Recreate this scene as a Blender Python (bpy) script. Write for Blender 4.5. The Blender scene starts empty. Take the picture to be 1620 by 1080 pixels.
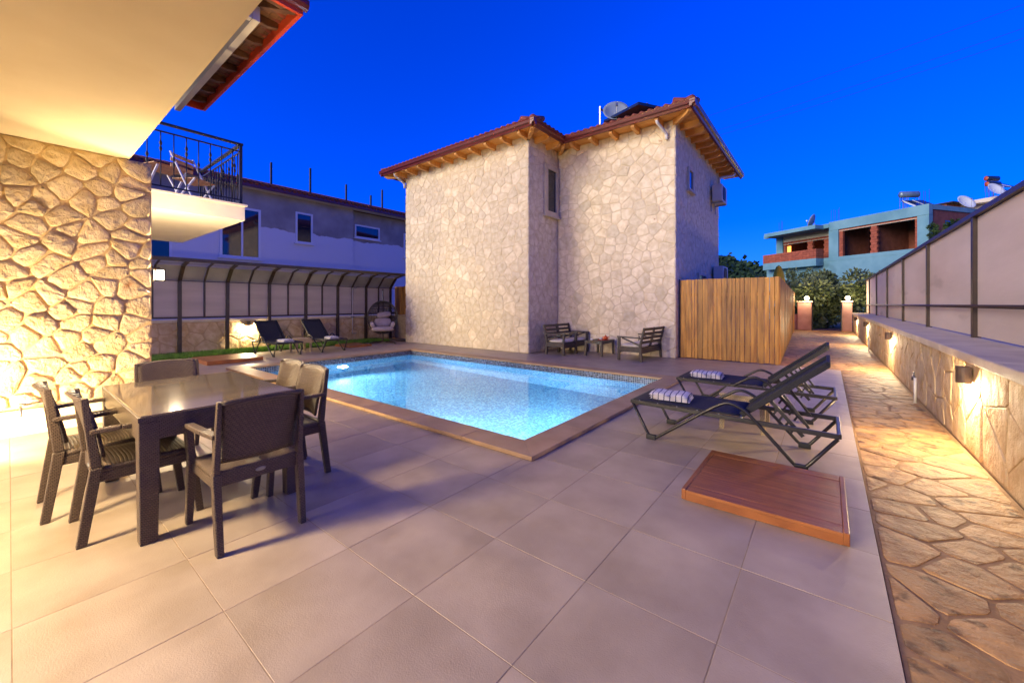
import bpy, math, random
from mathutils import Vector, Matrix
random.seed(7)
R = math.radians
scene = bpy.context.scene
col = scene.collection

# ------------------------------------------------------------------ camera
YAW = 38.326
cam_d = bpy.data.cameras.new('camera'); cam_d.lens = 14.0; cam_d.sensor_width = 36.0
cam_d.shift_y = -59.0/1620.0; cam_d.clip_start = 0.05; cam_d.clip_end = 3000
cam = bpy.data.objects.new('camera', cam_d); col.objects.link(cam)
cam.location = (0, 0, 1.40); cam.rotation_euler = (R(90), 0, R(YAW))
scene.camera = cam

# ------------------------------------------------------------------ sky, dusk glow, exposure
w = bpy.data.worlds.new('World'); scene.world = w; w.use_nodes = True
nt = w.node_tree; nt.nodes.clear()
sky = nt.nodes.new('ShaderNodeTexSky'); sky.sky_type = 'NISHITA'; sky.sun_disc = False
sky.sun_elevation = R(4.0); sky.sun_rotation = R(205); sky.air_density = 1.0; sky.dust_density = 0.3; sky.ozone_density = 4.0
hs = nt.nodes.new('ShaderNodeHueSaturation'); hs.inputs['Saturation'].default_value = 1.25
tint = nt.nodes.new('ShaderNodeMix'); tint.data_type = 'RGBA'; tint.blend_type = 'MULTIPLY'
tint.inputs[0].default_value = 1.0; tint.inputs[7].default_value = (0.09, 0.36, 1.72, 1)
bg = nt.nodes.new('ShaderNodeBackground'); bg.inputs[1].default_value = 0.15
wo = nt.nodes.new('ShaderNodeOutputWorld')
nt.links.new(sky.outputs[0], hs.inputs['Color']); nt.links.new(hs.outputs[0], tint.inputs[6])
nt.links.new(tint.outputs[2], bg.inputs[0]); nt.links.new(bg.outputs[0], wo.inputs[0])

sun_d = bpy.data.lights.new('sun', 'SUN'); sun_d.energy = 1.35; sun_d.angle = R(30); sun_d.color = (1.0, 0.83, 0.52)
sun = bpy.data.objects.new('sun', sun_d); col.objects.link(sun)
SD = Vector((0.40, 0.87, -0.28)).normalized()          # the way the afterglow travels
sun.rotation_euler = SD.to_track_quat('-Z', 'Y').to_euler()
scene.view_settings.view_transform = 'Standard'; scene.view_settings.look = 'None'
scene.view_settings.exposure = 1.55; scene.view_settings.gamma = 1.0
scene.view_settings.use_curve_mapping = False
scene.cycles.use_denoising = True
scene.cycles.max_bounces = 8; scene.cycles.caustics_refractive = False; scene.cycles.caustics_reflective = False
scene.cycles.sample_clamp_indirect = 6.0

# ------------------------------------------------------------------ helpers
def srgb(h):
    v = [int(h[i:i+2], 16)/255 for i in (1, 3, 5)]
    return tuple(x/12.92 if x <= .04045 else ((x+.055)/1.055)**2.4 for x in v) + (1,)
def tag(o, label=None, cat=None, group=None, kind=None):
    if label: o['label'] = label
    if cat: o['category'] = cat
    if group: o['group'] = group
    if kind: o['kind'] = kind
    return o
def empty(name, loc=(0, 0, 0), rz=0.0, label=None, cat=None, group=None):
    o = bpy.data.objects.new(name, None); col.objects.link(o)
    o.location = loc; o.rotation_euler = (0, 0, rz); o.empty_display_size = .1
    return tag(o, label, cat, group)
def link_mesh(name, me, mat, parent=None, loc=(0, 0, 0), smooth=False):
    o = bpy.data.objects.new(name, me); col.objects.link(o); o.location = loc
    if mat is not None and len(me.materials) == 0: me.materials.append(mat)
    if smooth: me.polygons.foreach_set('use_smooth', [True]*len(me.polygons))
    if parent:
        o.parent = parent
        if parent.name in WORLD: o.matrix_parent_inverse = Matrix.Translation(-Vector(parent.location))
    return o
WORLD = set()       # empties whose parts are modelled in world coordinates
def place(name, loc, label, cat, group=None):
    o = empty(name, loc, 0, label, cat, group); WORLD.add(o.name); return o
def copy_tree(o, parent=None):
    c = o.copy(); col.objects.link(c); c.parent = parent
    for ch in o.children: copy_tree(ch, c)
    return c

class MB:
    def __init__(s): s.v = []; s.f = []
    def quad(s, a, b, c, d):
        n = len(s.v); s.v += [tuple(a), tuple(b), tuple(c), tuple(d)]; s.f.append((n, n+1, n+2, n+3)); return s
    def poly(s, pts):
        n = len(s.v); s.v += [tuple(p) for p in pts]; s.f.append(tuple(range(n, n+len(pts)))); return s
    def box(s, x0, x1, y0, y1, z0, z1, M=None):
        if x0 > x1: x0, x1 = x1, x0
        if y0 > y1: y0, y1 = y1, y0
        if z0 > z1: z0, z1 = z1, z0
        n = len(s.v)
        P = [(x0,y0,z0),(x1,y0,z0),(x1,y1,z0),(x0,y1,z0),(x0,y0,z1),(x1,y0,z1),(x1,y1,z1),(x0,y1,z1)]
        if M is not None: P = [tuple(M @ Vector(p)) for p in P]
        s.v += P
        s.f += [tuple(n+i for i in q) for q in ((0,3,2,1),(4,5,6,7),(0,1,5,4),(1,2,6,5),(2,3,7,6),(3,0,4,7))]
        return s
    def prism(s, pts, axis, a0, a1):
        # pts: 2D outline (counter-clockwise), extruded along axis 0,1,2
        n = len(s.v); k = len(pts)
        def mk(p, a):
            return {0: (a, p[0], p[1]), 1: (p[0], a, p[1]), 2: (p[0], p[1], a)}[axis]
        s.v += [mk(p, a0) for p in pts] + [mk(p, a1) for p in pts]
        s.f.append(tuple(n+i for i in range(k-1, -1, -1))); s.f.append(tuple(n+k+i for i in range(k)))
        for i in range(k): j = (i+1) % k; s.f.append((n+i, n+j, n+k+j, n+k+i))
        return s
    def tube(s, pts, r, n=8, closed=False):
        pts = [Vector(p) for p in pts]; m = len(pts); base = len(s.v)
        rr = r if isinstance(r, (list, tuple)) else [r]*m
        prev = None
        for i, p in enumerate(pts):
            if closed: t = pts[(i+1) % m]-pts[i-1]
            elif i == 0: t = pts[1]-p
            elif i == m-1: t = p-pts[i-1]
            else: t = (pts[i+1]-p).normalized()+(p-pts[i-1]).normalized()
            t.normalize()
            if prev is None:
                a = Vector((0, 0, 1)) if abs(t.z) < .9 else Vector((1, 0, 0))
                u = t.cross(a).normalized()
            else:
                u = (prev-t*prev.dot(t)).normalized()
            prev = u; v = t.cross(u)
            for k in range(n):
                an = 2*math.pi*k/n; s.v.append(tuple(p+(u*math.cos(an)+v*math.sin(an))*rr[i]))
        for i in range(m if closed else m-1):
            j = (i+1) % m
            for k in range(n):
                l = (k+1) % n
                s.f.append((base+i*n+k, base+i*n+l, base+j*n+l, base+j*n+k))
        if not closed:
            s.f.append(tuple(base+k for k in range(n-1, -1, -1)))
            s.f.append(tuple(base+(m-1)*n+k for k in range(n)))
        return s
    def bar(s, a, b, wd, ht=None, up=(0, 0, 1)):
        # rectangular bar from a to b, wd across, ht along 'up'
        ht = ht or wd; a = Vector(a); b = Vector(b); t = (b-a).normalized(); up = Vector(up)
        u = t.cross(up)
        if u.length < 1e-4: u = t.cross(Vector((1, 0, 0)))
        u.normalize(); v = u.cross(t)
        n = len(s.v)
        for p in (a, b):
            for su, sv in ((-1,-1),(1,-1),(1,1),(-1,1)): s.v.append(tuple(p+u*su*wd/2+v*sv*ht/2))
        s.f += [tuple(n+i for i in q) for q in ((3,2,1,0),(4,5,6,7),(0,1,5,4),(1,2,6,5),(2,3,7,6),(3,0,4,7))]
        return s
    def lathe(s, prof, n=16, c=(0, 0, 0)):
        base = len(s.v)
        for r, z in prof:
            for k in range(n):
                a = 2*math.pi*k/n; s.v.append((c[0]+r*math.cos(a), c[1]+r*math.sin(a), c[2]+z))
        for i in range(len(prof)-1):
            for k in range(n):
                l = (k+1) % n
                s.f.append((base+i*n+k, base+i*n+l, base+(i+1)*n+l, base+(i+1)*n+k))
        s.f.append(tuple(base+k for k in range(n-1, -1, -1)))
        s.f.append(tuple(base+(len(prof)-1)*n+k for k in range(n)))
        return s
    def mesh(s, name='m'):
        me = bpy.data.meshes.new(name); me.from_pydata(s.v, [], s.f); me.validate(); me.update(); return me
    def build(s, name, mat, parent=None, smooth=False, loc=(0, 0, 0), bevel=0.0):
        o = link_mesh(name, s.mesh(name), mat, parent, loc, smooth)
        if bevel:
            b = o.modifiers.new('bevel', 'BEVEL'); b.width = bevel; b.segments = 2; b.limit_method = 'ANGLE'; b.angle_limit = R(40)
        return o

def arc_pts(pts, rad, n=5):
    """Polyline with rounded corners."""
    pts = [Vector(p) for p in pts]; out = [pts[0]]
    for i in range(1, len(pts)-1):
        a, b, c = pts[i-1], pts[i], pts[i+1]
        d1 = (a-b); d2 = (c-b); l = min(rad, d1.length*.45, d2.length*.45)
        p0 = b+d1.normalized()*l; p2 = b+d2.normalized()*l
        for k in range(n+1):
            t = k/n; out.append(p0*(1-t)**2+b*2*t*(1-t)+p2*t*t)
    out.append(pts[-1]); return out

# ------------------------------------------------------------------ materials
def mat(name, c1, c2=None, scale=4.0, rough=.6, bump=0.0, bscale=30.0, jit=0.0, metal=0.0, detail=6.0, lo=.35, hi=.65, spec=.5, stretch=None, c3=None, s3=1.2, t3=.62, bdist=.01, local=False):
    m = bpy.data.materials.new(name); m.use_nodes = True; n = m.node_tree.nodes; l = m.node_tree.links
    b = n['Principled BSDF']; b.inputs['Roughness'].default_value = rough; b.inputs['Metallic'].default_value = metal
    b.inputs['Specular IOR Level'].default_value = spec
    c2 = c2 or c1
    if local:      # own texture on every piece: object space, shifted by the object's random number
        tc = n.new('ShaderNodeTexCoord'); oi = n.new('ShaderNodeObjectInfo'); sc_ = n.new('ShaderNodeMath'); sc_.operation = 'MULTIPLY'; sc_.inputs[1].default_value = 60
        l.new(oi.outputs['Random'], sc_.inputs[0]); va = n.new('ShaderNodeVectorMath'); va.operation = 'ADD'
        l.new(tc.outputs['Object'], va.inputs[0]); l.new(sc_.outputs[0], va.inputs[1]); co = va.outputs[0]
    else: co = n.new('ShaderNodeNewGeometry').outputs['Position']
    if stretch:
        mp = n.new('ShaderNodeMapping'); mp.inputs['Scale'].default_value = stretch; l.new(co, mp.inputs[0]); co = mp.outputs[0]
    nz = n.new('ShaderNodeTexNoise'); nz.inputs['Scale'].default_value = scale; nz.inputs['Detail'].default_value = detail
    l.new(co, nz.inputs['Vector'])
    rp = n.new('ShaderNodeValToRGB'); rp.color_ramp.elements[0].position = lo; rp.color_ramp.elements[1].position = hi
    rp.color_ramp.elements[0].color = c1; rp.color_ramp.elements[1].color = c2
    l.new(nz.outputs[0], rp.inputs[0]); out = rp.outputs[0]
    if c3:
        n3 = n.new('ShaderNodeTexNoise'); n3.inputs['Scale'].default_value = s3; n3.inputs['Detail'].default_value = 8; l.new(co, n3.inputs['Vector'])
        r3 = n.new('ShaderNodeValToRGB'); r3.color_ramp.elements[0].position = t3; r3.color_ramp.elements[1].position = t3+.10
        l.new(n3.outputs[0], r3.inputs[0])
        mx = n.new('ShaderNodeMix'); mx.data_type = 'RGBA'; l.new(r3.outputs[0], mx.inputs[0]); l.new(out, mx.inputs[6]); mx.inputs[7].default_value = c3
        out = mx.outputs[2]
    if jit:
        oi = n.new('ShaderNodeObjectInfo')
        mr = n.new('ShaderNodeMapRange'); mr.inputs[3].default_value = 1-jit; mr.inputs[4].default_value = 1+jit
        l.new(oi.outputs['Random'], mr.inputs[0])
        mx = n.new('ShaderNodeMix'); mx.data_type = 'RGBA'; mx.blend_type = 'MULTIPLY'; mx.inputs[0].default_value = 1
        l.new(out, mx.inputs[6]); l.new(mr.outputs[0], mx.inputs[7]); out = mx.outputs[2]
    l.new(out, b.inputs['Base Color'])
    if bump:
        bn = n.new('ShaderNodeTexNoise'); bn.inputs['Scale'].default_value = bscale; bn.inputs['Detail'].default_value = 8; bn.inputs['Roughness'].default_value = .6
        l.new(co, bn.inputs['Vector'])
        bp = n.new('ShaderNodeBump'); bp.inputs['Strength'].default_value = bump; bp.inputs['Distance'].default_value = bdist
        l.new(bn.outputs[0], bp.inputs['Height']); l.new(bp.outputs[0], b.inputs['Normal'])
    return m
def emit(name, color, strength):
    m = bpy.data.materials.new(name); m.use_nodes = True; n = m.node_tree.nodes
    b = n['Principled BSDF']; b.inputs['Base Color'].default_value = color
    b.inputs['Emission Color'].default_value = color; b.inputs['Emission Strength'].default_value = strength
    return m
def g(v): return (v, v, v, 1)
M = {}
M['tile'] = mat('porcelain_tile', srgb('#978671'), srgb('#b09f8b'), 3.0, .42, .4, 140, .07, bdist=.004, detail=14, lo=.28, hi=.72, local=True)
M['grout'] = mat('grout', srgb('#9f8b72'), srgb('#8e7b63'), 9, .9)
M['coping'] = mat('coping_stone', srgb('#a2835f'), srgb('#b29370'), 3, .5, .15, 90, .05)
M['flag'] = mat('flagstone', srgb('#8e683e'), srgb('#bd935c'), 6, .6, 1.0, 10, .2, c3=srgb('#664626'), s3=8.0, t3=.57, bdist=.035, local=True)
M['pathmortar'] = mat('path_mortar', srgb('#a28058'), srgb('#8a6a45'), 6, .85, .9, 25)
M['stone_pale'] = mat('pale_limestone', srgb('#d2c09a'), srgb('#e8dabb'), 7, .88, .55, 18, .12, c3=srgb('#a67c4c'), s3=5.0, t3=.69, bdist=.03, local=True)
M['mortar_pale'] = mat('pale_mortar', srgb('#dfcda9'), srgb('#cfbd98'), 6, .95, .6, 40)
M['stone_warm'] = mat('warm_limestone', srgb('#c4a976'), srgb('#dcc69a'), 6, .72, 1.0, 17, .16, c3=srgb('#a06c3a'), s3=3.5, t3=.64, bdist=.04, local=True)
M['mortar_warm'] = mat('sandy_mortar', srgb('#c0a270'), srgb('#cdb384'), 12, .95, .8, 50)
M['stone_low'] = mat('boundary_stone', srgb('#bb9c70'), srgb('#d4bd96'), 5, .82, 1.0, 8, .06, c3=srgb('#a47a4a'), s3=3.0, t3=.62, bdist=.045, local=True)
M['mortar_low'] = mat('boundary_mortar', srgb('#c2a67c'), srgb('#b2956a'), 8, .9, .7, 40)
M['cap'] = mat('cap_stone', srgb('#d2c3a8'), srgb('#c0b096'), 3, .7, .5, 40)
M['render_cream'] = mat('cream_render', srgb('#d9c9a4'), srgb('#e2d4b2'), 1.2, .85, .35, 160, bdist=.003)
M['render_white'] = mat('white_render', srgb('#d2c8b8'), srgb('#dcd4c6'), 1.5, .85, .2, 120, bdist=.003)
M['pine'] = mat('pine_boards', srgb('#cf8e44'), srgb('#e4ac62'), 3, .55, .2, 30, .1, stretch=(1, 6, 1))
M['dark_pine'] = mat('dark_stained_boards', srgb('#5a3a22'), srgb('#7a5230'), 5, .6, .3, 30, .15, stretch=(5, 1, 1))
M['gutter'] = mat('maroon_gutter', srgb('#5e1e1c'), srgb('#6c2622'), 3, .3)
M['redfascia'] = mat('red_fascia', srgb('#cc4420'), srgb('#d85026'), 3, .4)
M['rooftile'] = mat('clay_roof_tiles', srgb('#6e3426'), srgb('#8a4632'), 6, .7, .3, 30)
M['plank'] = mat('cedar_plank', srgb('#8f5c1e'), srgb('#c88f3a'), 3.0, .5, .3, 40, .30, stretch=(4, 4, .45), c3=srgb('#5e3b12'), s3=2.6, t3=.62, local=True)
M['teak'] = mat('oiled_teak', srgb('#804a22'), srgb('#9c6030'), 3.0, .38, .2, 30, .08, stretch=(1, 12, 1), local=True)
M['teakedge'] = mat('teak_edge', srgb('#7c4620'), srgb('#965a2a'), 4, .4, .2, 30)
M['white_pvc'] = mat('white_frame', srgb('#dcdce0'), None, 3, .4)
M['white_pipe'] = mat('white_pipe', srgb('#d5d2cc'), None, 3, .35)
M['steel'] = mat('galvanised_steel', srgb('#9a9a98'), srgb('#858583'), 10, .4, metal=.8)
M['iron'] = mat('black_iron', srgb('#221f1e'), srgb('#2c2826'), 9, .45, metal=.3)
M['bronze'] = mat('brown_steel_post', srgb('#33261f'), srgb('#3d2e26'), 9, .45, .1, 50)
M['alu_dark'] = mat('anthracite_tube', srgb('#353330'), srgb('#403d3a'), 9, .32, metal=.5)
M['sling'] = mat('black_textile', srgb('#1d1d20'), srgb('#29292c'), 60, .75, .3, 400)
M['ac'] = mat('ac_white', srgb('#cfcabc'), srgb('#c2bdae'), 3, .5)
M['black'] = mat('black_plastic', srgb('#1a1a1a'), None, 5, .5)
M['glass_dark'] = mat('window_glass', (.012, .018, .03, 1), None, 2, .04, spec=.9)
M['cushion'] = mat('cream_cushion', srgb('#d6cfc2'), srgb('#c8c0b2'), 6, .9, .4, 60)
M['taupe'] = mat('taupe_cushion', srgb('#a89890'), srgb('#b5a59c'), 6, .9, .4, 30)
M['screen'] = mat('grey_shade_cloth', srgb('#aaa09a'), srgb('#bdb3ac'), 1.2, .8, .5, 6, .05, stretch=(1, .3, 3))
M['canopy_sheet'] = mat('translucent_sheet', srgb('#8d8c90'), srgb('#a3a2a6'), 2.0, .35, .3, 8, .05)
M['panel'] = mat('beige_panel', srgb('#c9b8a2'), srgb('#d8c8b4'), .8, .8, .4, 8, .05, c3=srgb('#b9a892'), s3=1.3, t3=.62, stretch=(1, .4, 2))
M['plaster_grey'] = None
M['brown_lamp'] = mat('brown_lamp_body', srgb('#4a3a30'), srgb('#55443a'), 8, .45)
M['beige_rattan'] = None
M['concrete_blue'] = mat('raw_concrete', srgb('#5f8f9c'), srgb('#74a2ac'), .8, .9, .3, 12, c3=srgb('#547f8a'), s3=.5, t3=.6)
M['brick'] = mat('red_hollow_brick', srgb('#8c4a34'), srgb('#a4583e'), 5, .85, .5, 30, .12)
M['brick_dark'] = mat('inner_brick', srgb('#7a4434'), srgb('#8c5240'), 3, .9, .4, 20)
M['solar'] = mat('solar_collector', srgb('#1c2636'), srgb('#26324a'), 2, .2)
M['tank'] = mat('tank_metal', srgb('#8298a0'), srgb('#73888f'), 3, .4, metal=.4)
M['orange_cap'] = mat('orange_cap', srgb('#b8502e'), None, 3, .5)
M['dish'] = mat('dish_grey', srgb('#8c9aa4'), srgb('#7f8d98'), 3, .5)
M['dish_white'] = mat('dish_white', srgb('#cfd8d8'), None, 3, .5)
M['pillar'] = mat('pillar_render', srgb('#b8897a'), srgb('#c69a8a'), 3, .85, .4, 30)
M['yellow'] = mat('yellow_canvas', srgb('#f2c41c'), srgb('#e6b414'), 5, .8)
M['wire'] = mat('cable', srgb('#1a1c22'), None, 3, .6)
M['bark'] = mat('bark', srgb('#4a3a2a'), srgb('#5c4a38'), 9, .9, .6, 30)
M['ground'] = mat('earth', srgb('#6f6048'), srgb('#877658'), .6, .95, .5, 8)
M['gravel'] = mat('reddish_gravel', srgb('#7a5a50'), srgb('#98786a'), 22, .95, .9, 40)
M['hill'] = mat('hill_scrub', srgb('#22371a'), srgb('#33491f'), .08, .95, .5, .5)
M['red'] = mat('red_ceramic', srgb('#b03020'), None, 3, .35)
M['orange'] = mat('orange_ceramic', srgb('#d0602a'), None, 3, .35)
M['white_cer'] = mat('white_ceramic', srgb('#dcd8d0'), None, 3, .3)
WARM = (1.0, 0.76, 0.44)

def rattan(name, c1, c2, sx=34, sz=60, rough=.45):
    """Moulded wicker look: brick pattern relief in object space."""
    m = bpy.data.materials.new(name); m.use_nodes = True; n = m.node_tree.nodes; l = m.node_tree.links
    b = n['Principled BSDF']; b.inputs['Roughness'].default_value = rough
    tc = n.new('ShaderNodeTexCoord')
    sep = n.new('ShaderNodeSeparateXYZ'); l.new(tc.outputs['Object'], sep.inputs[0])
    ad = n.new('ShaderNodeMath'); l.new(sep.outputs[0], ad.inputs[0]); l.new(sep.outputs[1], ad.inputs[1])
    cb = n.new('ShaderNodeCombineXYZ'); l.new(ad.outputs[0], cb.inputs[0])
    # the seat is horizontal: use depth there, height elsewhere
    a2 = n.new('ShaderNodeMath'); a2.operation = 'MULTIPLY_ADD'; l.new(sep.outputs[1], a2.inputs[0]); a2.inputs[1].default_value = .6; l.new(sep.outputs[2], a2.inputs[2])
    l.new(a2.outputs[0], cb.inputs[1])
    br = n.new('ShaderNodeTexBrick'); br.inputs['Scale'].default_value = 1.0
    br.inputs['Brick Width'].default_value = 1/sx; br.inputs['Row Height'].default_value = 1/sz; br.inputs['Mortar Size'].default_value = .0035; br.inputs['Mortar Smooth'].default_value = 1.0
    br.inputs['Color1'].default_value = c1; br.inputs['Color2'].default_value = c2
    br.inputs['Mortar'].default_value = tuple(x*.45 for x in c1[:3])+(1,)
    l.new(cb.outputs[0], br.inputs['Vector']); l.new(br.outputs[0], b.inputs['Base Color'])
    bp = n.new('ShaderNodeBump'); bp.inputs['Strength'].default_value = .9; bp.inputs['Distance'].default_value = .004; bp.invert = True
    l.new(br.outputs['Fac'], bp.inputs['Height']); l.new(bp.outputs[0], b.inputs['Normal'])
    return m
M['rattan'] = rattan('brown_rattan', srgb('#5e4e40'), srgb('#6d5b4b'), 56, 96)
M['beige_rattan'] = rattan('beige_rattan', srgb('#c9b48c'), srgb('#bda67c'), 50, 50)
M['egg_rattan'] = rattan('dark_wicker', srgb('#3a332c'), srgb('#453d34'), 30, 30)

def neighbour_plaster():
    m = mat('patchy_plaster', srgb('#8f8882'), srgb('#a9a29b'), 1.1, .9, .4, 20, c3=srgb('#817a73'), s3=.6, t3=.55)
    n = m.node_tree.nodes; l = m.node_tree.links; b = n['Principled BSDF']
    src = b.inputs['Base Color'].links[0].from_socket
    geo = n.new('ShaderNodeNewGeometry'); sep = n.new('ShaderNodeSeparateXYZ'); l.new(geo.outputs['Position'], sep.inputs[0])
    nz = n.new('ShaderNodeTexNoise'); nz.inputs['Scale'].default_value = 1.4; nz.inputs['Detail'].default_value = 6; l.new(geo.outputs['Position'], nz.inputs['Vector'])
    # ragged upper edge of the white first coat of paint
    a = n.new('ShaderNodeMath'); a.operation = 'MULTIPLY_ADD'; l.new(nz.outputs[0], a.inputs[0]); a.inputs[1].default_value = .5; l.new(sep.outputs[2], a.inputs[2])
    lt = n.new('ShaderNodeMath'); lt.operation = 'LESS_THAN'; l.new(a.outputs[0], lt.inputs[0]); lt.inputs[1].default_value = 4.95
    mx = n.new('ShaderNodeMix'); mx.data_type = 'RGBA'; l.new(lt.outputs[0], mx.inputs[0]); l.new(src, mx.inputs[6]); mx.inputs[7].default_value = srgb('#d8d6da')
    l.new(mx.outputs[2], b.inputs['Base Color'])
    return m
M['plaster_grey'] = neighbour_plaster()

def mosaic():
    m = bpy.data.materials.new('pool_mosaic'); m.use_nodes = True; n = m.node_tree.nodes; l = m.node_tree.links
    b = n['Principled BSDF']; b.inputs['Roughness'].default_value = .25
    geo = n.new('ShaderNodeNewGeometry'); sep = n.new('ShaderNodeSeparateXYZ'); l.new(geo.outputs['Position'], sep.inputs[0])
    vm = n.new('ShaderNodeVectorMath'); vm.operation = 'SCALE'; vm.inputs[3].default_value = 1/.036; l.new(geo.outputs['Position'], vm.inputs[0])
    fl = n.new('ShaderNodeVectorMath'); fl.operation = 'FLOOR'; l.new(vm.outputs[0], fl.inputs[0])
    fr = n.new('ShaderNodeVectorMath'); fr.operation = 'FRACTION'; l.new(vm.outputs[0], fr.inputs[0])
    wn = n.new('ShaderNodeTexWhiteNoise'); wn.noise_dimensions = '3D'; l.new(fl.outputs[0], wn.inputs[0])
    rp = n.new('ShaderNodeValToRGB'); rp.color_ramp.interpolation = 'CONSTANT'
    e = rp.color_ramp.elements; e[0].position = 0; e[0].color = srgb('#4c8cc8'); e[1].position = .3; e[1].color = srgb('#5a9fd4')
    for p, c in ((.55, '#78b8e0'), (.78, '#93cbe8'), (.92, '#4480b8')):
        x = e.new(p); x.color = srgb(c)
    l.new(wn.outputs[0], rp.inputs[0])
    # darker mosaic for the band above the water line
    r2 = n.new('ShaderNodeValToRGB'); r2.color_ramp.interpolation = 'CONSTANT'
    e = r2.color_ramp.elements; e[0].position = 0; e[0].color = srgb('#26304e'); e[1].position = .4; e[1].color = srgb('#3c4a6e')
    x = e.new(.7); x.color = srgb('#5a6a90'); x = e.new(.9); x.color = srgb('#1c2238')
    l.new(wn.outputs[0], r2.inputs[0])
    gt = n.new('ShaderNodeMath'); gt.operation = 'GREATER_THAN'; l.new(sep.outputs[2], gt.inputs[0]); gt.inputs[1].default_value = -.128
    mx = n.new('ShaderNodeMix'); mx.data_type = 'RGBA'; l.new(gt.outputs[0], mx.inputs[0]); l.new(rp.outputs[0], mx.inputs[6]); l.new(r2.outputs[0], mx.inputs[7])
    # grout lines between the mosaic pieces
    sf = n.new('ShaderNodeSeparateXYZ'); l.new(fr.outputs[0], sf.inputs[0])
    nrm = n.new('ShaderNodeSeparateXYZ'); l.new(geo.outputs['Normal'], nrm.inputs[0])
    fac = None
    for i in range(3):
        a = n.new('ShaderNodeMath'); a.operation = 'LESS_THAN'; l.new(sf.outputs[i], a.inputs[0]); a.inputs[1].default_value = .13
        ab = n.new('ShaderNodeMath'); ab.operation = 'ABSOLUTE'; l.new(nrm.outputs[i], ab.inputs[0])
        lt = n.new('ShaderNodeMath'); lt.operation = 'LESS_THAN'; l.new(ab.outputs[0], lt.inputs[0]); lt.inputs[1].default_value = .5
        mu = n.new('ShaderNodeMath'); mu.operation = 'MULTIPLY'; l.new(a.outputs[0], mu.inputs[0]); l.new(lt.outputs[0], mu.inputs[1])
        if fac is None: fac = mu
        else:
            mxm = n.new('ShaderNodeMath'); mxm.operation = 'MAXIMUM'; l.new(fac.outputs[0], mxm.inputs[0]); l.new(mu.outputs[0], mxm.inputs[1]); fac = mxm
    m2 = n.new('ShaderNodeMix'); m2.data_type = 'RGBA'; l.new(fac.outputs[0], m2.inputs[0]); l.new(mx.outputs[2], m2.inputs[6]); m2.inputs[7].default_value = srgb('#b8c4cc')
    l.new(m2.outputs[2], b.inputs['Base Color'])
    return m
M['mosaic'] = mosaic()
def water():
    m = bpy.data.materials.new('pool_water'); m.use_nodes = True; n = m.node_tree.nodes; l = m.node_tree.links
    n.remove(n['Principled BSDF']); out = n['Material Output']
    gl = n.new('ShaderNodeBsdfGlass'); gl.inputs['IOR'].default_value = 1.33; gl.inputs['Roughness'].default_value = 0.0
    gl.inputs['Color'].default_value = (.86, .96, 1, 1)
    nz = n.new('ShaderNodeTexNoise'); nz.inputs['Scale'].default_value = 3.0; nz.inputs['Detail'].default_value = 3
    geo = n.new('ShaderNodeNewGeometry'); l.new(geo.outputs['Position'], nz.inputs['Vector'])
    bp = n.new('ShaderNodeBump'); bp.inputs['Strength'].default_value = .12; bp.inputs['Distance'].default_value = .02
    l.new(nz.outputs[0], bp.inputs['Height']); l.new(bp.outputs[0], gl.inputs['Normal']); l.new(gl.outputs[0], out.inputs[0])
    return m
M['water'] = water()
M['clear_glass'] = mat('smoked_glass_top', srgb('#6f6352'), srgb('#625748'), 2, .07, spec=.7, stretch=(3, 1, 1))
def foliage(name, c1, c2, seed=0):
    m = mat(name, c1, c2, 1.6, .6, jit=.0)
    b = m.node_tree.nodes['Principled BSDF']; b.inputs['Specular IOR Level'].default_value = .3
    return m
M['leaf'] = foliage('shrub_leaf', srgb('#465732'), srgb('#7a8758'))
M['leaf_dark'] = foliage('dark_leaf', srgb('#24391c'), srgb('#3a5228'))
M['grass'] = mat('lawn_blades', srgb('#3f6a14'), srgb('#6c9a28'), 4, .6)
M['towel'] = None
def towel():
    m = bpy.data.materials.new('striped_towel'); m.use_nodes = True; n = m.node_tree.nodes; l = m.node_tree.links
    b = n['Principled BSDF']; b.inputs['Roughness'].default_value = .95
    tc = n.new('ShaderNodeTexCoord'); sp = n.new('ShaderNodeSeparateXYZ'); l.new(tc.outputs['Object'], sp.inputs[0])
    a = n.new('ShaderNodeMath'); a.operation = 'MULTIPLY'; a.inputs[1].default_value = 17; l.new(sp.outputs[0], a.inputs[0])
    f = n.new('ShaderNodeMath'); f.operation = 'FRACT'; l.new(a.outputs[0], f.inputs[0])
    lt = n.new('ShaderNodeMath'); lt.operation = 'LESS_THAN'; l.new(f.outputs[0], lt.inputs[0]); lt.inputs[1].default_value = .17
    mx = n.new('ShaderNodeMix'); mx.data_type = 'RGBA'; l.new(lt.outputs[0], mx.inputs[0]); mx.inputs[6].default_value = srgb('#dcd6d0'); mx.inputs[7].default_value = srgb('#3c4066')
    l.new(mx.outputs[2], b.inputs['Base Color'])
    nz = n.new('ShaderNodeTexNoise'); nz.inputs['Scale'].default_value = 60; bp = n.new('ShaderNodeBump'); bp.inputs['Strength'].default_value = .5; bp.inputs['Distance'].default_value = .005
    l.new(nz.outputs[0], bp.inputs['Height']); l.new(bp.outputs[0], b.inputs['Normal'])
    return m
M['towel'] = towel()

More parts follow.
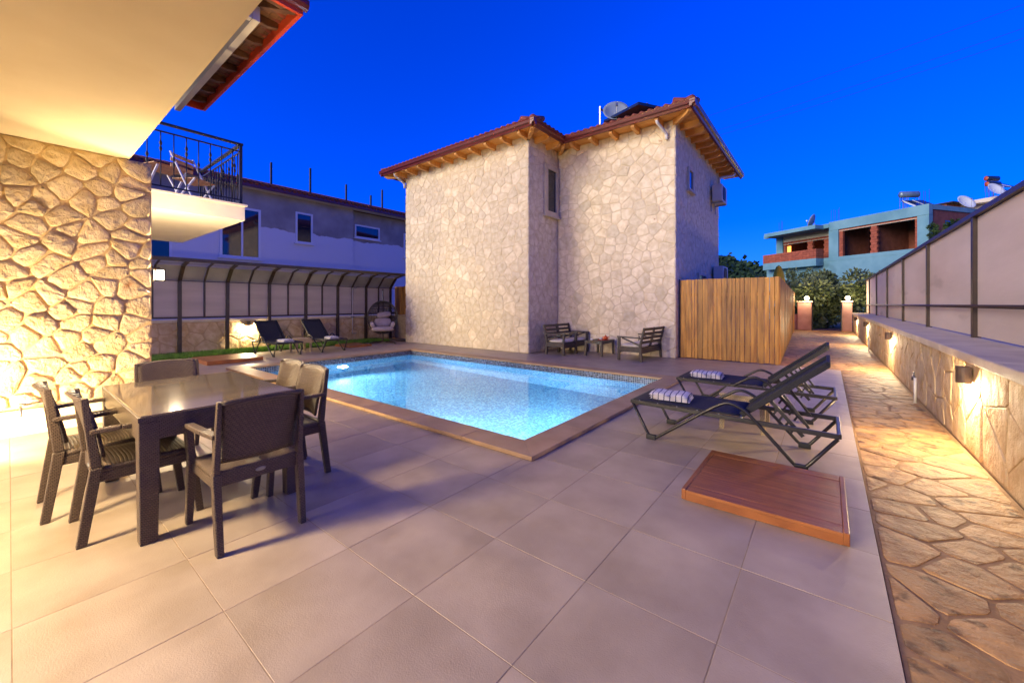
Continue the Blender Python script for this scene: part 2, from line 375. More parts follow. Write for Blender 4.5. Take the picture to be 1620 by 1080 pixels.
# ------------------------------------------------------------------ masonry cells
def clip(poly, nx, ny, c):
    out = []; k = len(poly)
    for i in range(k):
        p = poly[i]; q = poly[(i+1) % k]
        dp = p[0]*nx+p[1]*ny-c; dq = q[0]*nx+q[1]*ny-c
        if dp <= 0: out.append(p)
        if (dp < 0 < dq) or (dq < 0 < dp):
            t = dp/(dp-dq); out.append((p[0]+(q[0]-p[0])*t, p[1]+(q[1]-p[1])*t))
    return out
def cells(u0, u1, v0, v1, cw, ch, gap, rng, jx=.34, jy=.3):
    pts = []; nr = max(1, round((v1-v0)/ch)); 
    for j in range(nr):
        y = v0+(j+.5)*(v1-v0)/nr; n = max(1, round((u1-u0)/(cw*rng.uniform(.85, 1.2)))); off = rng.uniform(-.4, .4)
        for i in range(n):
            x = u0+(i+.5+off*(1 if 0 < i < n-1 else .2))*(u1-u0)/n
            pts.append((x+rng.uniform(-jx, jx)*cw, y+rng.uniform(-jy, jy)*ch))
    res = []
    for i, p in enumerate(pts):
        poly = [(u0, v0), (u1, v0), (u1, v1), (u0, v1)]
        near = sorted((((q[0]-p[0])**2+(q[1]-p[1])**2, q) for k, q in enumerate(pts) if k != i), key=lambda t: t[0])[:20]
        for d2, q in near:
            d = math.sqrt(d2)
            if d < 1e-6: continue
            nx, ny = (q[0]-p[0])/d, (q[1]-p[1])/d
            poly = clip(poly, nx, ny, (p[0]+q[0])/2*nx+(p[1]+q[1])/2*ny-gap/2)
            if len(poly) < 3: break
        if len(poly) >= 3:
            # drop slivers
            a = .5*sum(poly[k][0]*poly[(k+1) % len(poly)][1]-poly[(k+1) % len(poly)][0]*poly[k][1] for k in range(len(poly)))
            if a > .12*cw*ch: res.append((poly, a))
    return res
def stone_mesh(mb, poly, O, U, V, N, depth, rng, style='flat', cut=.1):
    """Adds one stone to mb; poly in wall coordinates; O wall origin. flat: sawn or worn face; rugged: quarry face."""
    k = len(poly); q = []
    for i in range(k):
        a = poly[i]; b = poly[(i+1) % k]
        q += [(a[0]*(1-cut)+b[0]*cut, a[1]*(1-cut)+b[1]*cut), (a[0]*cut+b[0]*(1-cut), a[1]*cut+b[1]*(1-cut))]
        if style == 'rugged':
            t = rng.uniform(.4, .6); q.insert(-1, (a[0]*(1-t)+b[0]*t, a[1]*(1-t)+b[1]*t))
    poly = q; k = len(poly)
    cx = sum(p[0] for p in poly)/k; cy = sum(p[1] for p in poly)/k
    w_ = max(max(p[0] for p in poly)-min(p[0] for p in poly), .05); h_ = max(max(p[1] for p in poly)-min(p[1] for p in poly), .05)
    j_ = .022 if style == 'rugged' else .012
    poly = [(p[0]+rng.uniform(-j_, j_)*min(w_, .5), p[1]+rng.uniform(-j_, j_)*min(h_, .5)) for p in poly]
    base = len(mb.v); tx = rng.uniform(-.35, .35); ty = rng.uniform(-.35, .35)
    if style == 'flat': rings = ((0, -.02, 0), (.012/w_*2, depth*.55, .1), (.035/w_*2, depth, .08))
    else: rings = ((0, -.02, 0), (.03, depth*.75, .15), (.09, depth*.98, .16), (.5, depth, .28))
    for ins, dz, rough in rings:
        for p in poly:
            x = p[0]+(cx-p[0])*ins; y = p[1]+(cy-p[1])*ins
            z = dz*(1+rng.uniform(-rough, rough))+(depth*((p[0]-cx)*tx/w_+(p[1]-cy)*ty/h_) if dz > 0 else 0)
            mb.v.append(tuple(O+U*x+V*y+N*z))
    for r in range(len(rings)-1):
        for i in range(k):
            j = (i+1) % k
            mb.f.append((base+r*k+i, base+r*k+j, base+(r+1)*k+j, base+(r+1)*k+i))
    t = len(rings)-1
    if style == 'flat': mb.f.append(tuple(base+t*k+i for i in range(k)))
    else:
        mb.v.append(tuple(O+U*cx+V*cy+N*depth*rng.uniform(.8, 1.25)))
        for i in range(k): mb.f.append((base+t*k+i, base+t*k+(i+1) % k, base+(t+1)*k))
def stone_face(parent, name, O, U, V, W, H, cw, ch, gap, depth, m, seed, holes=(), indiv=True, style='flat', budget=None, V0=0.0, U0=0.0, jx=.34, jy=.3, cut=.1):
    rng = random.Random(seed); O = Vector(O); U = Vector(U).normalized(); V = Vector(V).normalized(); N = U.cross(V)
    cs = cells(U0, W, V0, H, cw, ch, gap, rng, jx, jy)
    keep = []
    for poly, a in cs:
        cx = sum(p[0] for p in poly)/len(poly); cy = sum(p[1] for p in poly)/len(poly)
        if any(h0 < cx < h1 and z0 < cy < z1 for h0, h1, z0, z1 in holes): continue
        keep.append((a, poly))
    keep.sort(key=lambda t: -t[0])
    nmax = len(keep) if budget is None else budget
    rest = MB()
    for i, (a, poly) in enumerate(keep):
        if indiv and i < nmax:
            mb = MB(); stone_mesh(mb, poly, O, U, V, N, depth*rng.uniform(.6, 1.4), rng, style, cut)
            c = O+U*(sum(p[0] for p in poly)/len(poly))+V*(sum(p[1] for p in poly)/len(poly))
            mb.v = [tuple(Vector(v)-c) for v in mb.v]
            mb.build(name, m, parent, smooth=style == 'rugged', loc=c)
        else: stone_mesh(rest, poly, O, U, V, N, depth*rng.uniform(.6, 1.4), rng, style, cut)
    if rest.f:
        o = rest.build(name, m, parent); o['kind'] = 'stuff'
    return len(keep)

# ================================================================== SETTING
DECK_X1 = .23; PX0, PX1, PY0, PY1 = -9.80, -2.36, 3.19, 7.50       # pool, inside the coping
CO = .30                                                              # coping width
QX0, QX1, QY0, QY1 = PX0-CO, PX1+CO, PY0-CO, PY1+CO
# ground: one sheet to the horizon with the pool cut out
gm = MB(); B = 900
xs = [-B, QX0+.05, QX1-.05, B]; ys = [-B, QY0+.05, QY1-.05, B]
for i in range(3):
    for j in range(3):
        if i == 1 and j == 1: continue
        gm.quad((xs[i], ys[j], -.05), (xs[i+1], ys[j], -.05), (xs[i+1], ys[j+1], -.05), (xs[i], ys[j+1], -.05))
tag(gm.build('ground', M['ground']), kind='structure')

# deck: grout bed with porcelain tiles
deck = MB()
for x0, x1, y0, y1 in ((-13.0, QX0+.02, -1.0, 9.13), (QX0+.02, QX1-.02, -1.0, QY0+.02), (QX0+.02, QX1-.02, QY1-.02, 9.13), (QX1-.02, DECK_X1, -1.0, 9.13), (-6.62, DECK_X1, 9.13, 10.95)):
    deck.box(x0, x1, y0, y1, -.045, -.0016)
deck_o = deck.build('pool_deck', M['grout']); tag(deck_o, kind='structure')
def project(p):
    f = Vector((-math.sin(R(YAW)), math.cos(R(YAW)))); r = Vector((math.cos(R(YAW)), math.sin(R(YAW))))
    d = p[0]*f.x+p[1]*f.y; rr = p[0]*r.x+p[1]*r.y
    if d < .1: return None
    return (810+630*rr/d, 481-630*(p[2]-1.4)/d, d)
tiles = []; T = .6; GR = .0021
tile_meshes = {}
def rect_minus(r, h):
    x0, x1, y0, y1 = r; a0, a1, b0, b1 = h
    if x1 <= a0 or x0 >= a1 or y1 <= b0 or y0 >= b1: return [r]
    out = []
    if x0 < a0: out.append((x0, a0, y0, y1))
    if x1 > a1: out.append((a1, x1, y0, y1))
    m0, m1 = max(x0, a0), min(x1, a1)
    if y0 < b0: out.append((m0, m1, y0, b0))
    if y1 > b1: out.append((m0, m1, b1, y1))
    return out
for i in range(-1, 22):
    for j in range(-2, 19):
        x1 = min(-.357-.6*(i-1)-GR, DECK_X1); x0 = -.357-.6*i+GR
        if i == 0: x0, x1 = -.357+GR, DECK_X1
        if i < 0: continue
        y0 = .01+.6*j+GR; y1 = y0+.6-2*GR
        x0 = max(x0, -13.0)
        if x1-x0 < .03: continue
        lim = 9.13 if (x0+x1)/2 < -6.62 else 10.92
        y1 = min(y1, lim)
        if y1-y0 < .03: continue
        if x1 < -6.7 and y1 < .9: continue                 # under the villa
        rs = [r for r in rect_minus((x0, x1, y0, y1), (QX0, QX1, QY0, QY1)) if r[1]-r[0] > .02 and r[3]-r[2] > .02]
        if not rs: continue
        c = project(((x0+x1)/2, (y0+y1)/2, 0))
        size = 1/c[2] if c and -150 < c[0] < 1780 and c[1] < 1350 else 0
        tiles.append((size, rs))
tiles.sort(key=lambda t: -t[0])
rest = MB()
for k, (size, rs) in enumerate(tiles):
    if k < 300:
        cx = (rs[0][0]+rs[0][1])/2; cy = (rs[0][2]+rs[0][3])/2
        key = tuple(tuple(round(v, 3) for v in (r[0]-cx, r[1]-cx, r[2]-cy, r[3]-cy)) for r in rs)
        if key not in tile_meshes:
            mb = MB()
            for a, b, c_, d in key:
                e = .001; mb.box(a, b, c_, d, -.02, -e)
                n = len(mb.v)
                mb.v += [(a, c_, -e), (b, c_, -e), (b, d, -e), (a, d, -e), (a+e, c_+e, 0), (b-e, c_+e, 0), (b-e, d-e, 0), (a+e, d-e, 0)]
                mb.f = mb.f[:-6]+[q for q in mb.f[-6:] if not all(mb.v[t][2] == -e for t in q)]
                mb.f += [(n, n+1, n+5, n+4), (n+1, n+2, n+6, n+5), (n+2, n+3, n+7, n+6), (n+3, n, n+4, n+7), (n+4, n+5, n+6, n+7)]
            tile_meshes[key] = mb.mesh('tile'); tile_meshes[key].materials.append(M['tile'])
        link_mesh('tile', tile_meshes[key], None, deck_o, (cx, cy, random.uniform(-.0006, .0006)))
    else:
        for a, b, c_, d in rs: rest.box(a, b, c_, d, -.02, 0)
if rest.f: tag(rest.build('tile', M['tile'], deck_o), kind='stuff')

# pool: basin, coping stones, water, lamps
basin = MB(); D = 1.55; Z0 = .0
basin.quad((PX0, PY0, -D), (PX1, PY0, -D), (PX1, PY1, -D), (PX0, PY1, -D))
basin.quad((PX0, PY1, -D), (PX1, PY1, -D), (PX1, PY1, Z0), (PX0, PY1, Z0))
basin.quad((PX1, PY0, -D), (PX0, PY0, -D), (PX0, PY0, Z0), (PX1, PY0, Z0))
basin.quad((PX0, PY0, -D), (PX0, PY1, -D), (PX0, PY1, Z0), (PX0, PY0, Z0))
basin.quad((PX1, PY1, -D), (PX1, PY0, -D), (PX1, PY0, Z0), (PX1, PY1, Z0))
pool = place('swimming_pool', (-6.08, 5.35, 0), 'rectangular swimming pool lit turquoise with tan stone coping and mosaic walls', 'pool')
basin.build('basin', M['mosaic'], pool)
def coping_run(a, b, inward, n):
    """n stones from a to b (outer edge), inward = unit vector to the water; mitred ends."""
    a = Vector(a); b = Vector(b); t = (b-a).normalized(); L = (b-a).length; iw = Vector(inward)
    for i in range(n):
        s0 = i*L/n+(.002 if i else 0); s1 = (i+1)*L/n-(.002 if i < n-1 else 0)
        i0 = CO+.02 if i == 0 else 0; i1 = CO+.02 if i == n-1 else 0
        pts = [a+t*s0, a+t*s1, a+t*(s1-i1)+iw*(CO+.02), a+t*(s0+i0)+iw*(CO+.02)]
        if t.x*iw.y-t.y*iw.x < 0: pts.reverse()
        mb = MB(); c = sum((p for p in pts), Vector((0, 0)))/4
        mb.prism([(p.x-c.x, p.y-c.y) for p in pts], 2, .002, .042)
        mb.build('coping_stone', M['coping'], pool, loc=(c.x, c.y, 0), bevel=.004)
coping_run((QX0, QY0), (QX1, QY0), (0, 1), 9)
coping_run((QX1, QY0), (QX1, QY1), (-1, 0), 5)
coping_run((QX1, QY1), (QX0, QY1), (0, -1), 9)
coping_run((QX0, QY1), (QX0, QY0), (1, 0), 5)
wm = MB(); wm.quad((PX0, PY0, -.12), (PX1, PY0, -.12), (PX1, PY1, -.12), (PX0, PY1, -.12))
tag(wm.build('water', M['water']), kind='structure')
M['poollens'] = emit('pool_lamp_lens', (.75, .95, 1, 1), 6)
for (x, y, nx, ny) in ((-7.9, PY0, 0, 1), (-4.4, PY0, 0, 1), (PX0, 5.3, 1, 0), (PX1, 5.3, -1, 0)):
    lens = MB()
    ring = []
    for k in range(16):
        a = 2*math.pi*k/16
        ring.append(Vector((x, y, -.62))+Vector((-ny, nx, 0))*.085*math.cos(a)+Vector((0, 0, 1))*.085*math.sin(a))
    n_ = Vector((nx, ny, 0))
    base = len(lens.v); lens.v += [tuple(p+n_*.002) for p in ring]+[tuple(Vector((x, y, -.62))+(p-Vector((x, y, -.62)))*.8+n_*.03) for p in ring]
    lens.f += [(k, (k+1) % 16, 16+(k+1) % 16, 16+k) for k in range(16)]+[tuple(range(16, 32))]
    lens.build('pool_lamp', M['poollens'], pool)
    ld = bpy.data.lights.new('pool_light', 'SPOT'); ld.spot_size = R(150); ld.spot_blend = .6; ld.energy = 150; ld.color = (.60, .90, 1.0); ld.shadow_soft_size = .12
    lo = bpy.data.objects.new('pool_light', ld); col.objects.link(lo); lo.location = (x+nx*.1, y+ny*.1, -.62); lo.rotation_euler = Vector((nx, ny, .12)).to_track_quat('-Z', 'Y').to_euler()
    lo.parent = pool; lo.matrix_parent_inverse = Matrix.Translation(-Vector(pool.location))

# flagstone path
path = MB()
path.box(DECK_X1+.004, 1.06, -1, 10.95, -.045, -.012).box(-1.5, 1.06, 10.955, 27.2, -.045, -.012)
path_o = path.build('stone_path', M['pathmortar']); tag(path_o, kind='structure')
stone_face(path_o, 'flagstone', (0, 0, -.012), (1, 0, 0), (0, 1, 0), 1.04, 10.94, .33, .27, .007, .006, M['flag'], 5, cut=.1, jx=.45, jy=.42, V0=.6, U0=DECK_X1+.012)
stone_face(path_o, 'flagstone', (0, 0, -.012), (1, 0, 0), (0, 1, 0), 1.04, 27.0, .46, .42, .009, .006, M['flag'], 6, cut=.1, jx=.45, jy=.42, V0=10.97, U0=-1.45)
# ground beyond the gate
gv = MB(); gv.box(-14, 14, 27.2, 34, -.045, -.006); tag(gv.build('gravel_yard', M['gravel']), kind='structure')

# grass strip by the left boundary
lawn = MB(); lawn.box(-14.12, -13.0, -1.0, 9.8, -.045, .0)
lawn_o = lawn.build('lawn_soil', M['ground']); tag(lawn_o, kind='structure')
gb = MB(); rg = random.Random(3)
for k in range(26000):
    x = rg.uniform(-14.05, -12.99); y = rg.uniform(1.6, 7.6)
    if rg.random() < .2: y = rg.uniform(7.4, 9.0)
    h = rg.uniform(.05, .11); a = rg.uniform(0, 6.28); wd = .007
    dx, dy = math.cos(a)*wd, math.sin(a)*wd; lx, ly = rg.uniform(-.035, .035), rg.uniform(-.035, .035)
    n = len(gb.v); gb.v += [(x-dx, y-dy, 0), (x+dx, y+dy, 0), (x+lx, y+ly, h)]; gb.f.append((n, n+1, n+2))
tag(gb.build('grass', M['grass']), 'short green lawn strip along the low boundary wall', 'grass', kind='stuff')

# far hill with scrub wood
hm = MB(); n0 = 0; NX, NY = 60, 14
hc = Vector((-1, 200, 0))
def hz(u, v): return max(0, math.sin(math.pi*min(1, v*.62)))*(26+7*math.sin(u*7.3)+4*math.sin(u*19+1))*(1-.35*abs(u-.45)*2)
for i in range(NX+1):
    for j in range(NY+1):
        u = i/NX; v = j/NY; hm.v.append((-190+330*u, 130+140*v+20*math.sin(u*5), -.6+hz(u, v)))
for i in range(NX):
    for j in range(NY):
        a = i*(NY+1)+j; hm.f.append((a, a+NY+1, a+NY+2, a+1))
hill = hm.build('hill', M['hill'], smooth=True); tag(hill, kind='structure')
wd_ = MB(); rg = random.Random(11)
for k in range(2600):
    u = rg.uniform(.25, .85); v = rg.uniform(.02, .8)
    p = Vector((-190+330*u, 130+140*v+20*math.sin(u*5), -.6+hz(u, v)))
    s = rg.uniform(1.0, 2.6)
    for q in range(9):
        c = p+Vector((rg.gauss(0, .55), rg.gauss(0, .55), abs(rg.gauss(.7, .5))))*s
        a = Vector((rg.gauss(0, 1), rg.gauss(0, 1), rg.gauss(0, 1))).normalized(); b = a.orthogonal().normalized(); e = s*rg.uniform(.35, .6)
        n = len(wd_.v); wd_.v += [tuple(c+a*e), tuple(c+b*e), tuple(c-a*e), tuple(c-b*e)]; wd_.f.append((n, n+1, n+2, n+3))
tag(wd_.build('hillside_wood', M['leaf_dark']), 'dark green scrub wood covering the far hillside', 'wood', kind='stuff')

# ================================================================== lamps
def lamp_light(parent, loc, energy, radius=.05, color=WARM, world=False, spot=None, aim=None):
    ld = bpy.data.lights.new('lamp_light', 'SPOT' if spot else 'POINT'); ld.energy = energy; ld.color = color; ld.shadow_soft_size = radius
    lo = bpy.data.objects.new('lamp_light', ld); col.objects.link(lo); lo.location = loc
    if spot:
        ld.spot_size = R(spot); ld.spot_blend = .5
        lo.rotation_euler = Vector(aim).to_track_quat('-Z', 'Y').to_euler()
    lo.parent = parent
    if parent.name in WORLD: lo.matrix_parent_inverse = Matrix.Translation(-Vector(parent.location))
    return lo
M['lampglow'] = emit('lamp_glow', (1, .78, .45, 1), 12)
def sconce(loc, normal, label, energy, group):
    """Half-round brown downlight on a wall; loc on the wall, centre of the body."""
    o = empty('wall_downlight', loc, math.atan2(normal[1], normal[0]), label, 'wall lamp', group)
    pts = [(0, -.055)]+[(.075*math.sin(math.pi*k/10)+.02, -.055*math.cos(math.pi*k/10)) for k in range(11)]+[(0, .055)]
    mb = MB(); k = len(pts)
    for z in (-.075, .075): mb.v += [(p[0], p[1], z) for p in pts]
    for i in range(k): j = (i+1) % k; mb.f.append((i, j, k+j, k+i))
    mb.f.append(tuple(range(k, 2*k)))
    mb.build('housing', M['brown_lamp'], o)
    MB().box(.03, .07, -.03, .03, -.07, -.055).build('bulb', M['lampglow'], o)
    lamp_light(o, (.06, 0, -.09), energy, .03)
    return o
def lantern(loc, normal, label, energy, down=False, aim=None):
    o = empty('wall_lantern', loc, math.atan2(normal[1], normal[0]), label, 'wall lamp')
    MB().box(0, .02, -.05, .05, -.12, .1).bar((.02, 0, .08), (.1, 0, .08), .015).build('bracket', M['iron'], o)
    MB().box(.05, .14, -.045, .045, -.08, .045).build('glass', M['lampglow'], o)
    c = MB().box(.04, .15, -.055, .055, .046, .06).box(.04, .15, -.055, .055, -.095, -.081)
    for a in (.05, .14):
        for b in (-.046, .046): c.box(a-.007, a+.007, b-.007, b+.007, -.081, .046)
    c.build('cage', M['iron'], o)
    if down: lamp_light(o, (.12, 0, -.14), energy, .16, spot=165, aim=(.25, 0, -1))
    elif aim: lamp_light(o, (.2, .06, -.02), energy, .05, spot=135, aim=aim)
    else: lamp_light(o, (.26, 0, -.02), energy, .06)
    return o

# ================================================================== VILLA the photographer stands beside
WX = -6.80
villa = place('villa', (-7.5, -1, 0), 'villa corner with rough stone wall, cream balcony soffit and red eave', 'house')
vw = MB(); vw.box(-7.15, WX, -3.0, 1.14, 0, 3.19)
wall_o = vw.build('stone_wall', M['mortar_warm'], villa)
stone_face(wall_o, 'stone', (WX-.004, -3.0, 0), (0, 1, 0), (0, 0, 1), 4.13, 3.18, .27, .175, .016, .026, M['stone_warm'], 21, jx=.45, jy=.42, V0=.28, style='rugged', cut=.16)
MB().box(WX-.01, WX+.06, -3.0, 1.15, -.02, .27).build('plinth', M['render_cream'], villa, bevel=.01)
MB().box(-11.5, -7.152, .9, 1.14, 0, 2.77).box(-11.5, -7.152, .9, 1.138, 2.77, 3.19).build('rear_wall', M['render_cream'], villa)
MB().box(-7.15, -1.2, -2.6, .93, 3.192, 3.50).build('balcony_slab', M['render_cream'], villa)
bs = MB().box(-11.3, -7.5, 1.142, 2.41, 2.77, 3.0).box(-11.33, -7.47, 1.142, 2.44, 3.0, 3.03)
bs.build('rear_balcony_slab', M['render_white'], villa)
rail = MB().bar((-7.56, 1.15, 4.02), (-7.56, 2.40, 4.02), .055, .03).bar((-7.53, 2.37, 4.02), (-9.75, 2.37, 4.02), .055, .03)
rail.bar((-7.56, 1.15, 3.90), (-7.56, 2.37, 3.90), .02).bar((-7.56, 2.37, 3.90), (-9.75, 2.37, 3.90), .02)
rail.bar((-7.56, 1.15, 3.11), (-7.56, 2.37, 3.11), .02).bar((-7.56, 2.37, 3.11), (-9.75, 2.37, 3.11), .02)
rail.box(-7.58, -7.54, 2.35, 2.39, 3.03, 4.0).box(-9.77, -9.73, 2.35, 2.39, 3.03, 4.0)
rail_o = rail.build('railing', M['iron'], villa)
bal = {}
for up in (0, 1):
    prof = [(.007, 0), (.007, .3+.2*up)]+[(.007+.012*abs(math.sin(k*math.pi/4)), .3+.2*up+.02*k) for k in range(9)]+[(.007, .5+.2*up), (.007, .79)]
    mb = MB().lathe(prof, 8); bal[up] = mb.mesh('baluster'); bal[up].materials.append(M['iron'])
for k in range(8): link_mesh('baluster', bal[k % 2], None, rail_o, (-7.56, 1.22+.148*k, 3.11), True)
for k in range(15): link_mesh('baluster', bal[k % 2], None, rail_o, (-7.70-.14*k, 2.37, 3.11), True)
# tiled eave above
ez = 6.05
MB().box(-11.6, -6.95, 2.34, 2.44, 5.80, 6.03).box(-7.05, -6.95, -2.6, 2.33, 5.80, 6.03).build('eave_beam', M['render_white'], villa)
roof = MB()
roof.v += [(-11.68, -2.6, ez+.16), (-6.60, -2.6, ez+.16), (-6.60, 2.92, ez+.16), (-11.68, 2.92, ez+.16), (-10, -2.6, ez+.75), (-8.6, -2.6, ez+.75), (-8.6, .9, ez+.75), (-10, .9, ez+.75)]
roof.f += [(1, 2, 6, 5), (2, 3, 7, 6), (3, 0, 4, 7), (4, 5, 6, 7), (0, 1, 5, 4), (3, 2, 1, 0)]
roof_o = roof.build('roof', M['rooftile'], villa)
for k in range(8):
    x = -11.35+.66*k
    mb = MB().prism([(1.5, ez+.07), (2.70, ez-.0), (2.86, ez+.04), (2.86, ez+.14), (1.5, ez+.15)], 0, -.045, .045)
    mb.build('rafter', M['dark_pine'], roof_o, loc=(x, 0, 0), bevel=.01)
for k in range(11):
    y = 2.42-.44*k-.3
    MB().box(-6.93, -6.70, -.045, .045, ez-.0, ez+.13).build('rafter', M['dark_pine'], roof_o, loc=(0, y, 0))
MB().bar((-7.2, 2.2, ez+.06), (-6.68, 2.84, ez+.06), .09, .13).build('rafter', M['dark_pine'], roof_o)
for k in range(12):
    y0 = 1.5+.119*k
    MB().box(-11.6, -6.68, 0, .113, ez+.142, ez+.158).build('soffit_board', M['dark_pine'], roof_o, loc=(0, y0, 0))
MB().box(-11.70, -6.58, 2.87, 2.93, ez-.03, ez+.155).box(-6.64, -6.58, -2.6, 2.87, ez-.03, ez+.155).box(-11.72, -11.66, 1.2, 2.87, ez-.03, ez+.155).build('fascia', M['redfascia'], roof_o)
gp = MB()
gp.prism([(-6.578, ez+.03), (-6.50, ez+.05), (-6.47, ez+.10), (-6.47, ez+.175), (-6.578, ez+.175)], 1, -2.6, 2.98)
gp.build('gutter', M['gutter'], roof_o)
et = MB()
for k in range(26):
    x = -11.6+.195*k; et.tube([(x, 2.4, ez+.28), (x, 2.97, ez+.165)], .07, 8)
tag(et.build('eave_tile', M['rooftile'], roof_o, True), kind='stuff')
# column under the slab, and the villa's lamps
colm = place('stone_column', (-3.6, -.95, 0), 'square rendered column carrying the cream balcony slab', 'column')
MB().box(-3.80, -3.40, -1.15, -.75, 0, 3.19).build('shaft', M['render_cream'], colm, bevel=.01)
MB().box(-3.84, -3.36, -1.19, -.71, -.01, .12).build('base', M['cap'], colm, bevel=.01)
lantern((-3.36, -.75, 1.85), (.45, .9), 'lit square lantern on the rendered column beside the table', 165, down=True)
lantern((-6.93, 1.145, 1.80), (0, 1), 'lit square lantern on the corner of the rough stone wall', 95)
gs = empty('garden_spotlight', (-5.95, -.85, 0), R(105), 'small dark garden spotlight on the deck aimed at the rough stone wall', 'spotlight')
MB().lathe([(.06, 0), (.06, .012), (.012, .02), (.012, .12)], 14).build('base', M['iron'], gs, True)
MB().tube([(-.06, 0, .11), (.07, 0, .16)], .045, 14).build('head', M['iron'], gs, True)
MB().tube([(.071, 0, .1605), (.075, 0, .162)], .038, 14).build('lens', M['lampglow'], gs, True)
lamp_light(gs, (.12, 0, .18), 270, .05, spot=140, aim=(1, .28, .22))
# garden tap on the rough wall
t = place('garden_tap', (-6.7, .08, 0), 'small chrome garden tap on the rough stone wall plinth', 'tap')
MB().tube(arc_pts([(-6.75, .08, .31), (-6.62, .08, .31), (-6.60, .08, .22)], .04), .012).tube([(-6.66, .04, .345), (-6.66, .12, .345)], .008).build('spout', M['steel'], t, True)
# folding set on the rear balcony
fc = empty('folding_chair', (-8.35, 1.95, 3.03), R(35), 'folding slatted wooden chair with white legs on the rear balcony', 'chair')
for k in range(6): MB().box(-.2+.068*k, -.145+.068*k, -.21, .21, .42, .435).build('slat', M['pine'], fc)
for z in (.62, .72, .80): MB().box(-.235, -.22, -.21, .21, z, z+.055).build('slat', M['pine'], fc)
for s in (-.215, .215):
    MB().bar((-.23, s, .87), (.2, s, 0), .028, .018).build('leg', M['white_pvc'], fc)
    MB().bar((.18, s*.92, .43), (-.2, s*.92, 0), .028, .018).build('leg', M['white_pvc'], fc)
ft = empty('folding_table', (-9.0, 1.65, 3.03), R(20), 'folding slatted wooden table with white crossed legs on the rear balcony', 'table')
for k in range(8): MB().box(-.28+.07*k, -.22+.07*k, -.28, .28, .70, .715).build('slat', M['pine'], ft)
for s in (-.24, .24):
    MB().bar((-.26, s, .69), (.26, s, 0), .03, .02).build('leg', M['white_pvc'], ft)
    MB().bar((.26, s*.9, .69), (-.26, s*.9, 0), .03, .02).build('leg', M['white_pvc'], ft)

# ================================================================== STONE HOUSE across the pool
AY, BY, CX, DX, LX, BKY = 9.13, 10.70, -6.62, -3.06, -12.27, 16.0
WT = 6.185
house = place('stone_house', (-7, 12, 0), 'two-storey pale limestone house with maroon gutters and pine eaves behind the pool', 'house')
e = .03
e = .024
wallA = MB().box(LX+e, CX-e, AY+e, BKY, 0, WT).build('front_wall', M['mortar_pale'], house)
wallB = MB().box(CX-e+.002, DX-e, BY+e, BKY-.01, 0, WT-.002).build('recessed_wall', M['mortar_pale'], house)
nA = stone_face(wallA, 'stone', (LX, AY+.022, 0), (1, 0, 0), (0, 0, 1), CX-LX, WT-.02, .34, .24, .009, .010, M['stone_pale'], 31, budget=175, jx=.40, jy=.30, cut=.08)
nB = stone_face(wallB, 'stone', (CX, BY+.022, 0), (1, 0, 0), (0, 0, 1), DX-CX, WT-.02, .34, .24, .009, .010, M['stone_pale'], 32, budget=125, jx=.40, jy=.30, cut=.08)
WIN = (9.93, 10.66, 4.08, 5.60)
stone_face(wallA, 'stone', (CX-.022, AY, 0), (0, 1, 0), (0, 0, 1), BY-AY, WT-.02, .30, .24, .010, .010, M['stone_pale'], 33, indiv=False, jx=.45, jy=.42, cut=.08, holes=[(WIN[0]-AY, WIN[1]-AY, WIN[2], WIN[3])])
stone_face(wallB, 'stone', (DX-.022, BY, 0), (0, 1, 0), (0, 0, 1), BKY-BY, WT-.02, .34, .24, .009, .010, M['stone_pale'], 34, indiv=False, jx=.45, jy=.42, cut=.08, holes=[(1.1, 1.62, 4.6, 5.25)])
def frame_x(parent, X, y0, y1, z0, z1, wd, mf, mp, proud=.05, sill=True, mull=()):
    """Window in a wall facing +x."""
    f = MB().box(X-.05, X+proud, y0, y0+wd, z0, z1).box(X-.05, X+proud, y1-wd, y1, z0, z1).box(X-.05, X+proud, y0+wd, y1-wd, z1-wd, z1).box(X-.05, X+proud, y0+wd, y1-wd, z0, z0+wd)
    for m_ in mull: f.box(X-.04, X+proud-.01, m_-.035, m_+.035, z0+wd, z1-wd)
    fo = f.build('window', mf, parent)
    MB().box(X-.03, X+.014, y0+wd, y1-wd, z0+wd, z1-wd).build('pane', mp, fo)
    if sill: MB().box(X-.02, X+proud+.05, y0-.06, y1+.06, z0-.05, z0-.002).build('sill', mf, fo)
    return fo
wo_ = frame_x(house, CX, WIN[0], WIN[1], WIN[2], WIN[3], .13, M['cap'], M['glass_dark'], .06)
MB().box(CX+.015, CX+.03, WIN[0]+.13, WIN[0]+.17, WIN[2]+.13, WIN[3]-.13).build('sash', M['white_pvc'], wo_)
frame_x(house, DX, 11.80, 12.32, 4.60, 5.25, .07, M['cap'], M['glass_dark'], .045)
frame_x(house, DX, 12.9, 13.9, .9, 2.35, .07, M['cap'], M['glass_dark'], .045)
